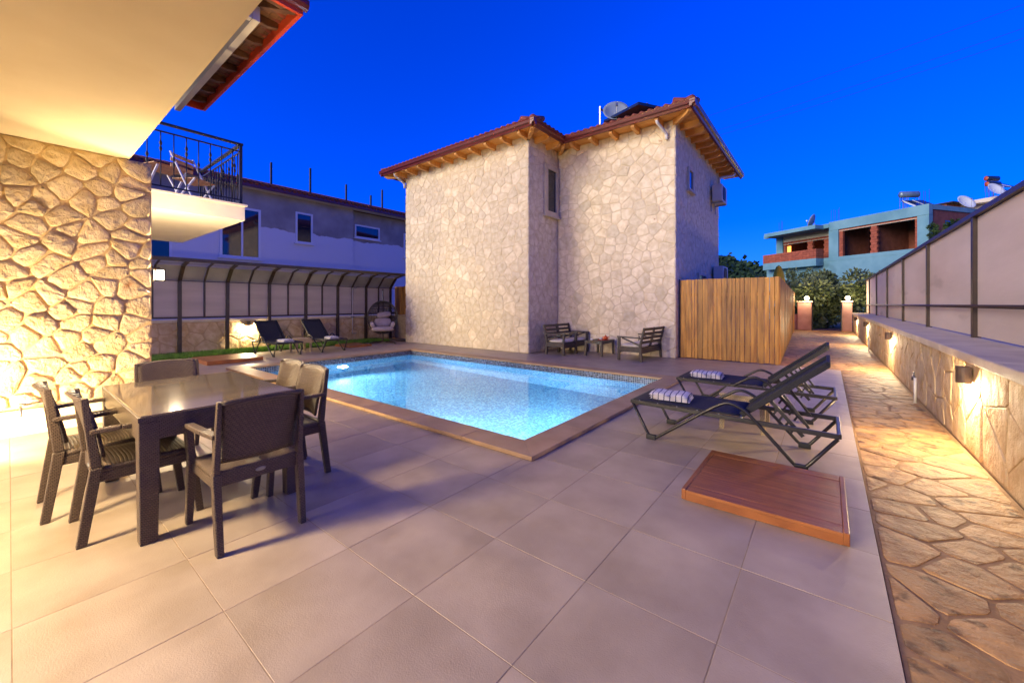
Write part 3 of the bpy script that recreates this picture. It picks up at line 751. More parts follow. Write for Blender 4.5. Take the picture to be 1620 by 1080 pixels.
# roof
E0 = 6.02; OV = .53
out = [(LX-.7, AY-OV), (CX+OV, AY-OV), (CX+OV, BY-OV), (DX+OV, BY-OV), (DX+OV, BKY+1.2), (LX-.7, BKY+1.2)]
inn = [(LX+1.6, AY+1.9), (CX-1.8, AY+1.9), (CX-1.8, BY+1.8), (DX-1.8, BY+1.8), (DX-1.8, BKY-1.2), (LX+1.6, BKY-1.2)]
rf = MB(); rf.v += [(x, y, E0+.24) for x, y in out]+[(x, y, E0+1.0) for x, y in inn]
rf.f += [(i, (i+1) % 6, 6+(i+1) % 6, 6+i) for i in range(6)]
rf.f += [(6, 7, 8, 11), (8, 9, 10, 11)]
hroof = rf.build('roof', M['rooftile'], house)
sb = MB()
def boards(parent, x0, x1, y0, y1, along, n, z):
    for i in range(n):
        if along == 'x':
            a = y0+(y1-y0)*i/n; b = y0+(y1-y0)*(i+1)/n-.004; MB().box(x0, x1, a, b, z, z+.018).build('soffit_board', M['pine'], parent)
        else:
            a = x0+(x1-x0)*i/n; b = x0+(x1-x0)*(i+1)/n-.004; MB().box(a, b, y0, y1, z, z+.018).build('soffit_board', M['pine'], parent)
zs = E0+.17
boards(hroof, LX-.66, CX+.5, AY-.5, AY+.05, 'x', 4, zs)
boards(hroof, CX-.05, CX+.5, AY+.055, BY-.5, 'y', 4, zs)
boards(hroof, CX-.04, DX+.5, BY-.495, BY+.05, 'x', 4, zs)
boards(hroof, DX-.05, DX+.5, BY+.055, BKY+1.1, 'y', 4, zs)
boards(hroof, LX-.66, LX+.05, AY+.055, BKY, 'y', 5, zs)
def rafter(a, b):
    d = Vector(b)-Vector(a); mb = MB(); t = d.normalized(); L = d.length
    mb.prism([(0, 0), (L-.1, 0), (L, .05), (L, .148), (0, .148)], 1, -.045, .045)
    o = mb.build('rafter', M['pine'], hroof, loc=(a[0], a[1], zs-.15)); o.rotation_euler = (0, 0, math.atan2(t.y, t.x))
for k in range(10): x = LX+.05+.62*k; rafter((x, AY+.04), (x, AY-.46))
for k in range(2): y = AY+.35+.6*k; rafter((CX-.04, y), (CX+.46, y))
for k in range(5): x = CX+.72+.62*k; rafter((x, BY+.04), (x, BY-.46))
for k in range(10): y = BY+.45+.55*k; rafter((DX-.04, y), (DX+.46, y))
for (a, b) in (((CX-.05, AY+.05), (CX+.46, AY-.46)), ((DX-.05, BY+.05), (DX+.46, BY-.46)), ((LX+.05, AY+.05), (LX-.6, AY-.46)), ((CX+.06, BY+.02), (CX+.46, BY-.44))): rafter(a, b)
gz = E0+.12
gut = MB()
def run(a, b, out_n):
    a = Vector((a[0], a[1], 0)); b = Vector((b[0], b[1], 0)); t = (b-a).normalized(); o_ = Vector((out_n[0], out_n[1], 0))
    prof = [(-.05, 0), (.0, 0), (.02, .05), (.07, .07), (.085, .12), (.07, .135), (.085, .17), (-.05, .17)]
    n = len(gut.v); k = len(prof)
    for p in (a, b):
        for q in prof: gut.v.append(tuple(p+o_*q[0]+Vector((0, 0, gz+q[1]))))
    for i in range(k): j = (i+1) % k; gut.f.append((n+i, n+j, n+k+j, n+k+i))
    gut.f.append(tuple(range(n, n+k))); gut.f.append(tuple(range(n+2*k-1, n+k-1, -1)))
run((LX-.76, AY-OV), (CX+OV+.08, AY-OV), (0, -1)); run((CX+OV, AY-OV-.08), (CX+OV, BY-OV), (1, 0))
run((CX+OV-.05, BY-OV), (DX+OV+.08, BY-OV), (0, -1)); run((DX+OV, BY-OV-.08), (DX+OV, BKY+1.25), (1, 0)); run((LX-.7, AY-OV-.05), (LX-.7, BKY+1.2), (-1, 0))
gut.build('gutter', M['gutter'], hroof)
et = MB()
def tile_row(a, b, inward, step=.2):
    a = Vector(a); b = Vector(b); n = int((b-a).length/step); iw = Vector(inward)
    for i in range(n+1):
        p = a+(b-a)*i/n; et.tube([(p.x, p.y, E0+.275), (p.x+iw.x*.5, p.y+iw.y*.5, E0+.275+.165)], .075, 8)
tile_row((LX-.6, AY-OV-.04), (CX+OV, AY-OV-.04), (0, 1)); tile_row((CX+OV+.04, AY-OV+.1), (CX+OV+.04, BY-OV), (-1, 0))
tile_row((CX+OV+.1, BY-OV-.04), (DX+OV, BY-OV-.04), (0, 1)); tile_row((DX+OV+.04, BY-OV+.1), (DX+OV+.04, BKY+1.1), (-1, 0))
for (a, b) in (((CX+OV, AY-OV), (CX-1.8, AY+1.9)), ((DX+OV, BY-OV), (DX-1.8, BY+1.8)), ((LX-.7, AY-OV), (LX+1.6, AY+1.9))):
    et.tube([(a[0], a[1], E0+.30), (b[0], b[1], E0+1.06)], .10, 8)
tag(et.build('roof_tile', M['rooftile'], hroof, True), kind='stuff')
for pts in ([(LX-.05, AY-.42, zs-.02), (LX-.05, AY-.42, zs-.12), (LX+.02, AY-.04, zs-.34), (LX+.02, AY-.04, zs-.5)],
            [(DX-.35, BY-.42, zs-.0), (DX-.35, BY-.42, zs-.14), (DX-.22, BY-.05, zs-.36), (DX-.22, BY-.05, zs-.5)],
            [(DX+.44, BKY+.3, zs), (DX+.44, BKY+.25, zs-.16), (DX+.06, BKY-.3, zs-.3), (DX+.06, BKY-.3, zs-.5)]):
    MB().tube(arc_pts(pts, .1), .04).build('downpipe', M['white_pipe'], house, True)

def ac_unit(loc, label):
    o = empty('air_conditioner', loc, 0, label, 'air conditioner', 'outdoor units on the house side wall')
    MB().box(.05, .35, -.42, .42, 0, .56).build('casing', M['ac'], o, bevel=.02)
    MB().lathe([(.22, 0), (.22, .012), (.19, .012)], 20).build('fan_ring', M['black'], o, loc=(.352, -.08, .28)).rotation_euler = (0, R(90), 0)
    gr = MB()
    for k in range(9): gr.box(.353, .362, -.29, .13, .07+.05*k, .078+.05*k)
    for k in range(5): gr.box(.363, .368, -.28+.1*k, -.272+.1*k, .06, .5)
    gr.build('grille', M['black'], o)
    for s in (-.3, .3): MB().box(0, .36, s-.015, s+.015, -.04, -.01).box(0, .02, s-.015, s+.015, -.3, -.04).build('bracket', M['steel'], o)
ac_unit((DX, 15.0, 4.82), 'white air conditioner high on the shaded house side under the eave')
ac_unit((DX, 15.2, 2.12), 'white air conditioner on the house side just above the plank fence')

def dish(loc, rz, r, m, label, tilt=35, mast=.5):
    o = empty('satellite_dish', loc, rz, label, 'satellite dish')
    MB().tube([(0, 0, 0), (0, 0, mast)], .022).bar((-.25, 0, 0), (.25, 0, 0), .03).build('mast', M['steel'], o, True)
    b = MB(); n = 18; rings = 5; T_ = Matrix.Translation((0.05, 0, mast)) @ Matrix.Rotation(R(90-tilt), 4, 'Y')
    for i in range(rings+1):
        q = r*i/rings
        for k in range(n):
            a = 2*math.pi*k/n; b.v.append(tuple(T_ @ Vector((q*math.cos(a), q*math.sin(a), .28*q*q/r))))
    for i in range(rings):
        for k in range(n): l = (k+1) % n; b.f.append((i*n+k, i*n+l, (i+1)*n+l, (i+1)*n+k))
    ob = b.build('reflector', m, o, True); s = ob.modifiers.new('s', 'SOLIDIFY'); s.thickness = .012
    p0 = T_ @ Vector((r*.95, 0, .27*r)); p1 = T_ @ Vector((r*.1, 0, .85*r))
    MB().tube([tuple(p0), tuple(p1)], .012).box(p1.x-.04, p1.x+.04, p1.y-.03, p1.y+.03, p1.z-.03, p1.z+.05).build('feed_arm', M['steel'], o)
    return o
dish((-5.0, 11.35, 6.62), R(-60), .38, M['dish'], 'dark satellite dish on the tiled roof of the stone house', 25, .5)
sc = place('solar_collector', (-4.6, 11.5, 6.6), 'flat solar water collector on a pale frame on the stone house roof', 'solar collector')
MB().bar((-5.15, 11.6, 6.98), (-3.75, 10.75, 6.76), .75, .07, up=(0, 0, 1)).build('panel', M['solar'], sc)
MB().bar((-5.45, 11.25, 6.45), (-5.45, 11.25, 7.45), .04).bar((-5.45, 11.25, 7.4), (-5.1, 11.9, 7.0), .04).bar((-5.45, 11.25, 6.6), (-4.8, 11.2, 6.6), .04).bar((-5.2, 11.6, 6.95), (-3.8, 10.72, 6.81), .05).build('frame', M['steel'], sc)

# ================================================================== plank fence by the path
pf = place('plank_fence', (-1.5, 11, 0), 'tall fence of vertical cedar planks running along the stone path', 'fence')
def planks(parent, a, b, z0, z1, n, thick=.025, seed=1, gap=.010, side=1):
    a = Vector((a[0], a[1], 0)); b = Vector((b[0], b[1], 0)); t = (b-a).normalized(); L = (b-a).length; rg = random.Random(seed)
    ws = [rg.uniform(.6, 1.4) for _ in range(n)]; tot = sum(ws); s = 0
    for i in range(n):
        wd = L*ws[i]/tot; c = a+t*(s+wd/2); s += wd
        mb = MB().box(-wd/2+gap/2, wd/2-gap/2, -thick/2, thick/2, z0+rg.uniform(0, .01), z1+rg.uniform(-.006, .006))
        o = mb.build('plank', M['plank'], parent, loc=(c.x, c.y, rg.uniform(-.001, .001))); o.rotation_euler = (0, 0, math.atan2(t.y, t.x))
        o.location.x += -t.y*rg.uniform(0, .014)*side; o.location.y += t.x*rg.uniform(0, .014)*side
planks(pf, (-3.02, 10.96), (-.86, 10.96), .01, 2.03, 20, seed=2)
planks(pf, (-.85, 10.98), (-1.40, 27.0), .01, 2.03, 118, seed=3)
MB().box(-3.045, -3.025, 10.93, 10.99, 0, 2.05).build('end_post', M['bronze'], pf)
for z in (.4, 1.6): MB().box(-3.02, -.9, 11.0, 11.05, z, z+.08).build('rail', M['plank'], pf)

# gate pillars, gate leaves
def pillar(x0, x1, y0, y1, h, label, lampx):
    o = place('gate_pillar', ((x0+x1)/2, (y0+y1)/2, 0), label, 'pillar', 'pillars either side of the garden gate')
    MB().box(x0, x1, y0, y1, 0, h).build('shaft', M['pillar'], o, bevel=.02)
    MB().box(x0-.04, x1+.04, y0-.04, y1+.04, h, h+.06).build('cap', M['cap'], o, bevel=.01)
    l = place('pillar_lamp', (lampx, (y0+y1)/2, h+.06), 'glowing globe lamp on the '+label, 'lamp', 'globe lamps on the gate pillars')
    MB().lathe([(.05, 0), (.05, .05), (.03, .07)], 12, (lampx, (y0+y1)/2, h+.06)).build('base', M['iron'], l)
    mb = MB().lathe([(.02, 0)]+[(.1*math.sin(math.pi*k/10), .1-.1*math.cos(math.pi*k/10)) for k in range(1, 10)]+[(.01, .2)], 14, (lampx, (y0+y1)/2, h+.12))
    mb.build('globe', M['lampglow'], l, True)
    lamp_light(l, (lampx, y0-.2, h+.24), 22, .1)
pillar(-1.25, -.62, 26.6, 27.15, 1.5, 'pinkish gate pillar beside the plank fence', -.85)
pillar(.62, 1.02, 26.6, 27.15, 1.5, 'pinkish gate pillar at the end of the low wall', .85)
MB().box(-2.2, -1.26, 26.75, 27.0, 0, .85).build('garden_wall', M['pillar'], None)
gw = bpy.data.objects['garden_wall']; tag(gw, 'low pinkish wall behind the plank fence by the gate', 'wall')
for x, d, lb in ((-.6, 1, 'dark metal gate leaf standing open by the pillar next to the plank fence'), (.58, -1, 'dark metal gate leaf standing open by the pillar next to the low wall')):
    o = place('gate_leaf', (x, 26.5, 0), lb, 'gate', 'open garden gate leaves')
    MB().box(x-.02, x+.02, 25.75, 25.79, .05, 1.45).box(x-.02, x+.02, 26.51, 26.55, .05, 1.5).box(x-.02, x+.02, 25.79, 26.51, .1, .15).box(x-.02, x+.02, 25.79, 26.51, 1.35, 1.4).build('frame', M['iron'], o)
    for k in range(6): MB().box(x-.008, x+.008, 25.87+.105*k, 25.9+.105*k, .15, 1.35).build('bar', M['iron'], o)

# ================================================================== low wall on the right with its screen fence
RX = 1.05
rw = place('right_wall', (1.4, 14, 0), 'low rough-rendered stone wall with flat cap stones along the path', 'wall')
rb = MB().box(RX+.02, 1.95, 1.0, 27.1, -.04, .86).build('wall_body', M['mortar_low'], rw)
stone_face(rb, 'stone', (RX+.016, 27.1, 0), (0, -1, 0), (0, 0, 1), 25.6, .855, .52, .30, .006, .008, M['stone_low'], 41, jx=.4, jy=.35)
for k in range(14):
    y0 = 1.0+1.865*k
    MB().box(-.49, .45, 0, 1.86, .862, .95).build('cap_stone', M['cap'], rw, loc=(1.5, y0, 0), bevel=.012)
sf = place('screen_fence', (1.6, 14, .95), 'beige panel screen fence with dark brown steel posts on top of the low wall', 'fence')
ypost = [2.0, 5.0, 8.1, 11.25, 14.5, 18.0, 21.6, 25.0]
FX = 1.58
for k, y in enumerate(ypost): MB().box(FX-.04, FX+.04, y-.045, y+.045, .95, 2.57).build('post', M['bronze'], sf)
for a, b in zip(ypost[:-1], ypost[1:]):
    MB().box(FX+.005, FX+.02, a+.05, b-.05, .97, 2.56).build('panel', M['panel'], sf)
MB().box(FX+.005, FX+.02, 25.05, 27.1, .97, 2.56).build('panel', M['panel'], sf)
MB().box(FX-.05, FX+.05, 1.0, 27.1, 2.57, 2.63).build('top_rail', M['bronze'], sf)
MB().tube([(FX-.065, 1.0, 1.37), (FX-.065, 27.1, 1.37)], .022).build('hand_rail', M['bronze'], sf, True)
for y, lb in ((5.55, 'brown half-round downlight on the low wall beside the near loungers'), (11.4, 'brown half-round downlight on the low wall level with the plank fence corner'), (17.6, 'brown half-round downlight on the low wall, second from the gate'), (23.4, 'brown half-round downlight on the low wall, nearest the gate')):
    sconce((RX-.003, y, .74), (-1, 0), lb, 45, 'downlights along the low wall')
def tap(y, lb):
    o = place('stand_pipe', (.98, y, 0), lb, 'tap', 'stand pipes along the low wall')
    MB().tube([(.98, y, 0), (.98, y, .36)], .016).build('pipe', M['white_pipe'], o, True)
    MB().tube(arc_pts([(.98, y, .35), (.98, y+.1, .36), (.98, y+.2, .36), (.98, y+.22, .30)], .03), .014).tube([(.98, y+.1, .37), (.98, y+.1, .42)], .008).tube([(.98, y+.06, .42), (.98, y+.14, .42)], .007).build('spout', M['steel'], o, True)
tap(7.95, 'grey stand pipe with tap against the low wall near the loungers')
tap(15.9, 'grey stand pipe with tap against the low wall towards the gate')

# ================================================================== left boundary
BX = -14.12
lw = place('boundary_wall', (-14.3, 4, 0), 'low crazy-paved stone wall with pale cap under the canopy fence', 'wall')
lb_ = MB().box(BX-.30, BX, -1, 10.4, -.04, .88).build('wall_body', M['mortar_low'], lw)
stone_face(lb_, 'stone', (BX-.004, 1.2, .05), (0, 1, 0), (0, 0, 1), 9.2, .82, .46, .30, .016, .018, M['stone_low'], 42, jx=.42, jy=.4)
for k in range(9): MB().box(-.36, .04, 0, 1.26, .882, .96).build('cap_stone', M['cap'], lw, loc=(BX, -1+1.265*k, 0), bevel=.01)
cf = place('canopy_fence', (BX, 5, 0), 'dark steel canopy fence with grey mesh panels bending over at the top', 'fence')
FXX = BX+.07
ys_thick = [1.80, 2.94, 4.06, 5.20, 6.34, 7.48, 8.62, 9.72]
def bent(y, wd, z0):
    mb = MB(); 
    prof = [(FXX-wd/2, z0), (FXX+wd/2, z0), (FXX+wd/2, 2.04), (FXX+.37+wd/2, 2.42), (FXX+.92, 2.53), (FXX+.92, 2.53+.05), (FXX+.37-wd*.4, 2.42+wd*.7), (FXX-wd/2, 2.07)]
    mb.prism(prof, 1, y-wd/2, y+wd/2); return mb
for y in ys_thick: bent(y, .085, 0.0).build('post', M['bronze'], cf)
for a, b in zip(ys_thick[:-1], ys_thick[1:]):
    ym = (a+b)/2; bent(ym, .045, 1.04).build('mullion', M['bronze'], cf)
    for p, q in ((a, ym), (ym, b)):
        MB().box(FXX-.012, FXX-.004, p+.03, q-.03, 1.05, 2.05).build('screen_panel', M['screen'], cf)
        mb = MB(); mb.quad((FXX, p+.03, 2.065), (FXX, q-.03, 2.065), (FXX+.37, q-.03, 2.445), (FXX+.37, p+.03, 2.445)); o = mb.build('canopy_panel', M['canopy_sheet'], cf)
        s_ = o.modifiers.new('s', 'SOLIDIFY'); s_.thickness = .006
        mb = MB()
        for k in range(6):
            x0 = FXX+.38+.09*k; x1 = x0+.085; z0 = 2.455+.018*k
            mb.quad((x0, p+.03, z0), (x0, q-.03, z0), (x1, q-.03, z0+.03*(1 if k % 2 else .3)), (x1, p+.03, z0+.03*(1 if k % 2 else .3)))
        mb.build('roof_sheet', M['canopy_sheet'], cf)
MB().box(FXX-.03, FXX+.03, 1.2, 10.2, 1.0, 1.05).build('bottom_rail', M['bronze'], cf)
MB().box(FXX-.02, FXX+.02, 1.2, 10.2, 2.035, 2.06).build('bend_rail', M['bronze'], cf)
MB().box(FXX+.92, FXX+.98, 1.2, 10.2, 2.51, 2.60).build('front_beam', M['bronze'], cf)
p2 = place('side_plank_fence', (-13.2, 9.95, 0), 'short cedar plank fence beside the hanging chair and stone house', 'fence')
planks(p2, (-14.05, 9.95), (LX-.01, 9.95), .96, 2.12, 12, seed=5)
MB().box(-14.1, LX-.01, 9.98, 10.2, 0, .95).build('base_wall', M['mortar_low'], p2)
sl = sconce((BX+.02, 4.62, .80), (1, 0), 'brown half-round downlight on the low wall behind the far lounger', 60, None)
sh = place('outdoor_shower', (-13.98, 8.02, 0), 'white outdoor shower pipe with mixer on the canopy fence', 'shower')
MB().tube([(-13.98, 8.02, .30), (-13.98, 8.02, 2.0)], .016).tube([(-13.98, 8.02, 2.0), (-13.75, 8.02, 2.02)], .012).build('riser', M['white_pipe'], sh, True)
MB().tube([(-13.98, 7.95, .92), (-13.98, 8.09, .92)], .022).tube([(-13.98, 8.02, .30), (-13.98, 8.18, .30)], .014).lathe([(.05, 0), (.055, .015), (.015, .03)], 12, (-13.75, 8.02, 1.99)).build('mixer', M['steel'], sh, True)

# ================================================================== neighbour house on the left
NX_ = -19.0
nb = place('neighbour_house', (-22, 9, 0), 'unfinished neighbouring house with patchy grey plaster, white windows and tiled roof', 'house')
MB().box(NX_-7, NX_, 1.0, 10.95, -.04, 6.22).box(NX_-7, NX_-.25, 10.955, 18.0, -.04, 6.21).build('wall', M['plaster_grey'], nb)
frame_x(nb, NX_, 5.22, 6.69, 3.29, 5.41, .09, M['white_pvc'], M['glass_dark'], .05, True, (6.0,))
frame_x(nb, NX_, 3.1, 3.75, 3.0, 4.6, .08, M['white_pvc'], M['glass_dark'], .05)
frame_x(nb, NX_, 8.11, 8.88, 4.20, 5.61, .08, M['white_pvc'], M['glass_dark'], .05)
frame_x(nb, NX_-.25, 11.15, 12.62, 4.86, 5.55, .08, M['white_pvc'], M['glass_dark'], .05)
frame_x(nb, NX_-.25, 14.2, 15.0, 4.1, 5.5, .08, M['white_pvc'], M['glass_dark'], .05)
nr = MB(); nr.v += [(NX_+.45, .6, 6.34), (NX_+.45, 18.4, 6.34), (NX_-7.4, 18.4, 6.34), (NX_-7.4, .6, 6.34), (NX_-3.4, 3, 7.5), (NX_-3.4, 16, 7.5)]
nr.f += [(0, 1, 5, 4), (1, 2, 5), (2, 3, 4, 5), (3, 0, 4), (3, 2, 1, 0)]
nro = nr.build('roof', M['rooftile'], nb)
MB().box(NX_+.38, NX_+.47, .6, 18.4, 6.22, 6.38).build('fascia', M['gutter'], nro)
MB().box(NX_-.1, NX_+.378, .6, 18.4, 6.221, 6.27).build('soffit', M['render_white'], nro)
et = MB()
for k in range(82):
    y = .8+.215*k; et.tube([(NX_+.5, y, 6.40), (NX_-1.5, y, 6.98)], .085, 7)
tag(et.build('roof_tile', M['rooftile'], nro, True), kind='stuff')
for k, (y, h) in enumerate(((7.2, .75), (8.9, .95), (10.7, .6), (12.1, .35), (12.8, .8), (14.4, .6), (16.6, .9), (17.6, .7))):
    MB().box(-.035, .035, -.035, .035, 0, h+.45).build('roof_post', M['wire'], nb, loc=(NX_-.25, y, 6.45))

# ================================================================== unfinished concrete house far right
th = R(YAW)
def wpt(r, d): return Vector((-math.sin(th)*d+math.cos(th)*r, math.cos(th)*d+math.sin(th)*r, 0))
P0 = wpt(27.1, 33.5); Aax = (wpt(27.1+.2817, 33.5-.9595)-P0).normalized(); Bax = (wpt(27.1-.9595, 33.5-.2817)-P0).normalized()
rot = math.atan2(Aax.y, Aax.x)
uf = empty('unfinished_house', P0, rot, 'unfinished concrete house with red brick infill and dark open windows on the slope', 'house')
def pa(u, b=0.0):       # facade coordinate of an image column, on the plane b in front of the wall
    q = (u-810)/630; r0 = 27.1-.9595*b; d0 = 33.5-.2817*b
    return (q*d0-r0)/(.2817+.9595*q)
def pz(v, u, b=0.0):
    a = pa(u, b); d = 33.5-.2817*b-.9595*a; return 1.4+(481-v)/630*d
def ub(name, m, a0, a1, b0, b1, z0, z1, parent=uf, **k): return MB().box(a0, a1, -b1, -b0, z0, z1).build(name, m, parent, **k)   # local y = -outward
# local frame: x along the facade to the right, -y outward
zf, zs_, zt = 5.05, 5.35, 8.35
aR = 6.2; aC = pa(1318); aL = pa(1213)
ub('lower_wall', M['concrete_blue'], aL, aR, -6, 0, -.05, zf)
ub('floor_slab', M['concrete_blue'], aL, aR+.02, -6, .02, zf+.002, zs_)
ub('roof_beam', M['concrete_blue'], pa(1312), aR+.02, -.35, .03, 7.62, zt)
ub('roof_slab', M['concrete_blue'], aL-.3, aR+.01, -6, -.352, 8.0, zt-.02)
ub('column', M['concrete_blue'], pa(1311), pa(1326), -.4, 0, zs_+.002, 7.618)
ub('column', M['concrete_blue'], pa(1451), aR, -.4, 0, zs_+.002, 7.618)
ub('column', M['concrete_blue'], aL, pa(1238, -1.2), -1.6, -1.2, zs_+.002, 7.998)
ub('column', M['concrete_blue'], aR-.4, aR, -6, -5.6, zs_+.002, 7.998)
# brick infill, course by course
def bricks(a0, a1, b, z0, z1, ragged=(0, 0), bw=.30, bh=.20, thick=.2):
    rows = int(round((z1-z0)/bh)); bh = (z1-z0)/rows
    for r in range(rows):
        x = a0+(bw/2 if r % 2 and ragged[0] else 0)*.35; e_ = a1-(bw/2 if r % 2 and ragged[1] else 0)*.35
        n = max(1, int(round((e_-x)/bw))); s = (e_-x)/n
        for i in range(n):
            MB().box(.006, s-.006, 0, thick, .006, bh-.006).build('brick', M['brick'], uf, loc=(x+i*s, -b, z0+r*bh))
bricks(pa(1326)+.01, pa(1332), -.1, zs_, 7.45, (0, 0), .33, .21)
bricks(pa(1375), pa(1387), -.1, zs_, 7.45, (1, 1), .33, .21)
bricks(pa(1446), pa(1451)-.01, -.1, zs_, 7.45, (0, 0), .3, .21)
ub('lintel', M['cap'], pa(1326)+.01, pa(1451)-.01, -.3, -.06, 7.452, 7.50)
bricks(pa(1326)+.01, pa(1451)-.01, -.1, 7.505, 7.615, (0, 0), .33, .11)
ub('inner_wall', M['brick_dark'], pa(1326), pa(1451), -4.2, -4.0, zs_+.002, 7.995)
ub('inner_wall', M['brick_dark'], pa(1380), pa(1382), -3.998, -.45, zs_+.002, 7.995)
ub('inner_wall', M['brick_dark'], pa(1318), pa(1322), -3.998, -.45, zs_+.002, 7.995)
# loggia with brick parapet on the left
RB = -1.3
ub('rear_wall_band', M['render_cream'], aL+.4, pa(1311)-.01, RB-.2, RB, 7.45, 7.998)
bricks(pa(1240, RB), pa(1243, RB), RB, zs_, 7.2, (0, 0), .3, .2)
bricks(pa(1277, RB), pa(1286, RB), RB, zs_, 7.2, (1, 1), .3, .2)
bricks(pa(1303, RB), pa(1311, RB), RB, zs_, 7.2, (1, 0), .3, .2)
ub('lintel', M['cap'], aL+.4, pa(1311)-.01, RB-.2, RB+.02, 7.20, 7.25)
bricks(aL+.4, pa(1311)-.01, RB, 7.255, 7.445, (0, 0), .33, .19)
ub('inner_wall', M['brick_dark'], aL+.1, pa(1318)-.05, -5.2, -5.0, zs_+.002, 7.995)
ub('inner_wall', M['brick_dark'], aL+.05, aL+.25, -5.0, -1.62, zs_+.002, 7.995)
ub('inner_wall', M['brick_dark'], pa(1311)-.3, pa(1311)-.1, -5.0, RB-.22, zs_+.002, 7.995)
M['litcurtain'] = emit('lit_curtain', srgb('#ff9a4a'), 1.0)
ub('lit_curtain', M['litcurtain'], pa(1242, RB-.5), pa(1251, RB-.5), RB-.55, RB-.5, zs_+.3, 7.1)
PB = .9
ub('loggia_slab', M['concrete_blue'], pa(1207, PB), pa(1291, PB), .022, PB, zf-.35, zs_-.02)
bricks(pa(1207, PB), pa(1291, PB)-.2, PB, zs_-.018, 6.15, (0, 0), .33, .2)
for r in range(4):
    for i in range(3): MB().box(0, .19, .006, .29, .006, .195).build('brick', M['brick'], uf, loc=(pa(1291, PB)-.195, -PB+.3*i, zs_-.018+.205*r))
ub('loggia_roof', M['concrete_blue'], pa(1213, PB)-.2, pa(1291, PB), .032, PB+.1, 7.86, 8.2)
ub('loggia_roof', M['concrete_blue'], aL-.3, pa(1312)-.02, -.35, .03, 7.9, 8.2)
for u, n in ((1232, 3), (1318, 5), (1459, 4)):
    for k in range(n): MB().tube([(0, 0, 0), (random.uniform(-.03, .03), 0, 1.15+.2*random.random())], .012, 6).build('rebar', M['wire'], uf, loc=(pa(u)+.16*(k-n/2), .35+.1*(k % 2), zt-.2))
# brick side wall with window
ub('side_wall', M['brick_dark'], aR-.25, aR-.05, -5.58, -.42, zs_+.002, 7.99)
ub('side_window', M['glass_dark'], aR-.049, aR-.03, -3.2, -1.8, 6.2, 7.3)
# things on that roof
def water_heater(loc, rz, label, tank=M['tank'], cap=M['tank'], tilt=.6):
    o = empty('solar_water_heater', loc, rz, label, 'solar heater'); o.scale = (.66, .66, .8)
    for x in (-.85, -.45, -.3, .8):
        for y in (.25, .65): MB().tube([(x, y, 0), (x, y, 1.3)], .025, 6).build('leg', M['steel'], o)
    MB().tube([(-.98, .45, 1.58), (-.93, .45, 1.58), (.87, .45, 1.58), (.92, .45, 1.58)], [.27, .3, .3, .27], 16).build('tank', tank, o, True)
    MB().tube([(-1.0, .45, 1.58), (-.985, .45, 1.58)], .25, 16).build('tank_end', cap, o, True)
    for x in (-.45, .62):
        MB().bar((x, .2, .95), (x, -1.5, .12), .98, .09).build('collector', M['solar'], o)
        MB().bar((x-.52, .2, .96), (x-.52, -1.5, .13), .05, .12).build('collector_frame', M['dish_white'], o)
    MB().tube(arc_pts([(-.9, .3, 1.4), (-1.2, .1, 1.0), (-.9, -.2, .6)], .2), .03, 6).build('hose', M['black'], o, True)
    return o
hb = P0+Aax*pa(1424)+Bax*(-1.4); hb.z = zt-.02
water_heater(hb, R(YAW)-R(6), 'solar water heater with grey tank on the flat roof of the unfinished house')
db = P0+Aax*pa(1287)+Bax*(-.1); db.z = 8.2
dish(db, rot+R(200), .62, M['dish'], 'tilted grey satellite dish on the loggia roof of the unfinished house', 22, .5)
# house with pale roof behind the screen fence
Q = wpt(46.5, 38)
pv = empty('pale_roof_house', Q, rot+R(8), 'house with pale overhanging roof seen above the screen fence', 'house')
MB().box(-4.6, 6, -3.4, 4, -.05, 10.6).build('wall', M['render_white'], pv)
mb = MB(); mb.v += [(-5.6, -4.4, 10.602), (7, -4.4, 10.602), (7, 5, 10.602), (-5.6, 5, 10.602), (-5.6, -4.4, 10.8), (7, -4.4, 11.1), (7, 5, 11.1), (-5.6, 5, 10.8)]
mb.f += [(0, 3, 2, 1), (4, 5, 6, 7), (0, 1, 5, 4), (1, 2, 6, 5), (2, 3, 7, 6), (3, 0, 4, 7)]; mb.build('roof', M['render_white'], pv)
MB().box(0, 6, .5, 4.5, 11.0, 11.9).build('roof_step', M['render_white'], pv)
bh = empty('brick_shed', wpt(40.2, 37.2), rot, 'small brick roof hut with flat lid behind the unfinished house', 'hut')
MB().box(-1.2, .8, -1, 1, -.05, 10.5).build('wall', M['brick'], bh); MB().box(-2.2, 1.3, -1.2, 1.2, 10.502, 10.62).build('lid', M['wire'], bh)
d1 = wpt(40.4, 35.6); d1.z = 9.7
dish(d1, R(YAW-90), .72, M['dish_white'], 'pale satellite dish low beside the pale roof', 30, .7)
d2 = wpt(42.2, 34.9); d2.z = 10.85
dish(d2, R(YAW-90), .66, M['dish_white'], 'pale satellite dish on the pale roof below the solar tubes', 30, .5)
h2 = wpt(43.4, 35.6); h2.z = 10.95
water_heater(h2, R(YAW)+R(4), 'solar heater with orange-capped dark tank, lower of the two on the pale roof', M['solar'], M['orange_cap'])
h3 = wpt(45.0, 37.0); h3.z = 11.88
water_heater(h3, R(YAW)+R(4), 'solar heater with orange-capped dark tank, upper of the two on the pale roof', M['solar'], M['orange_cap'])

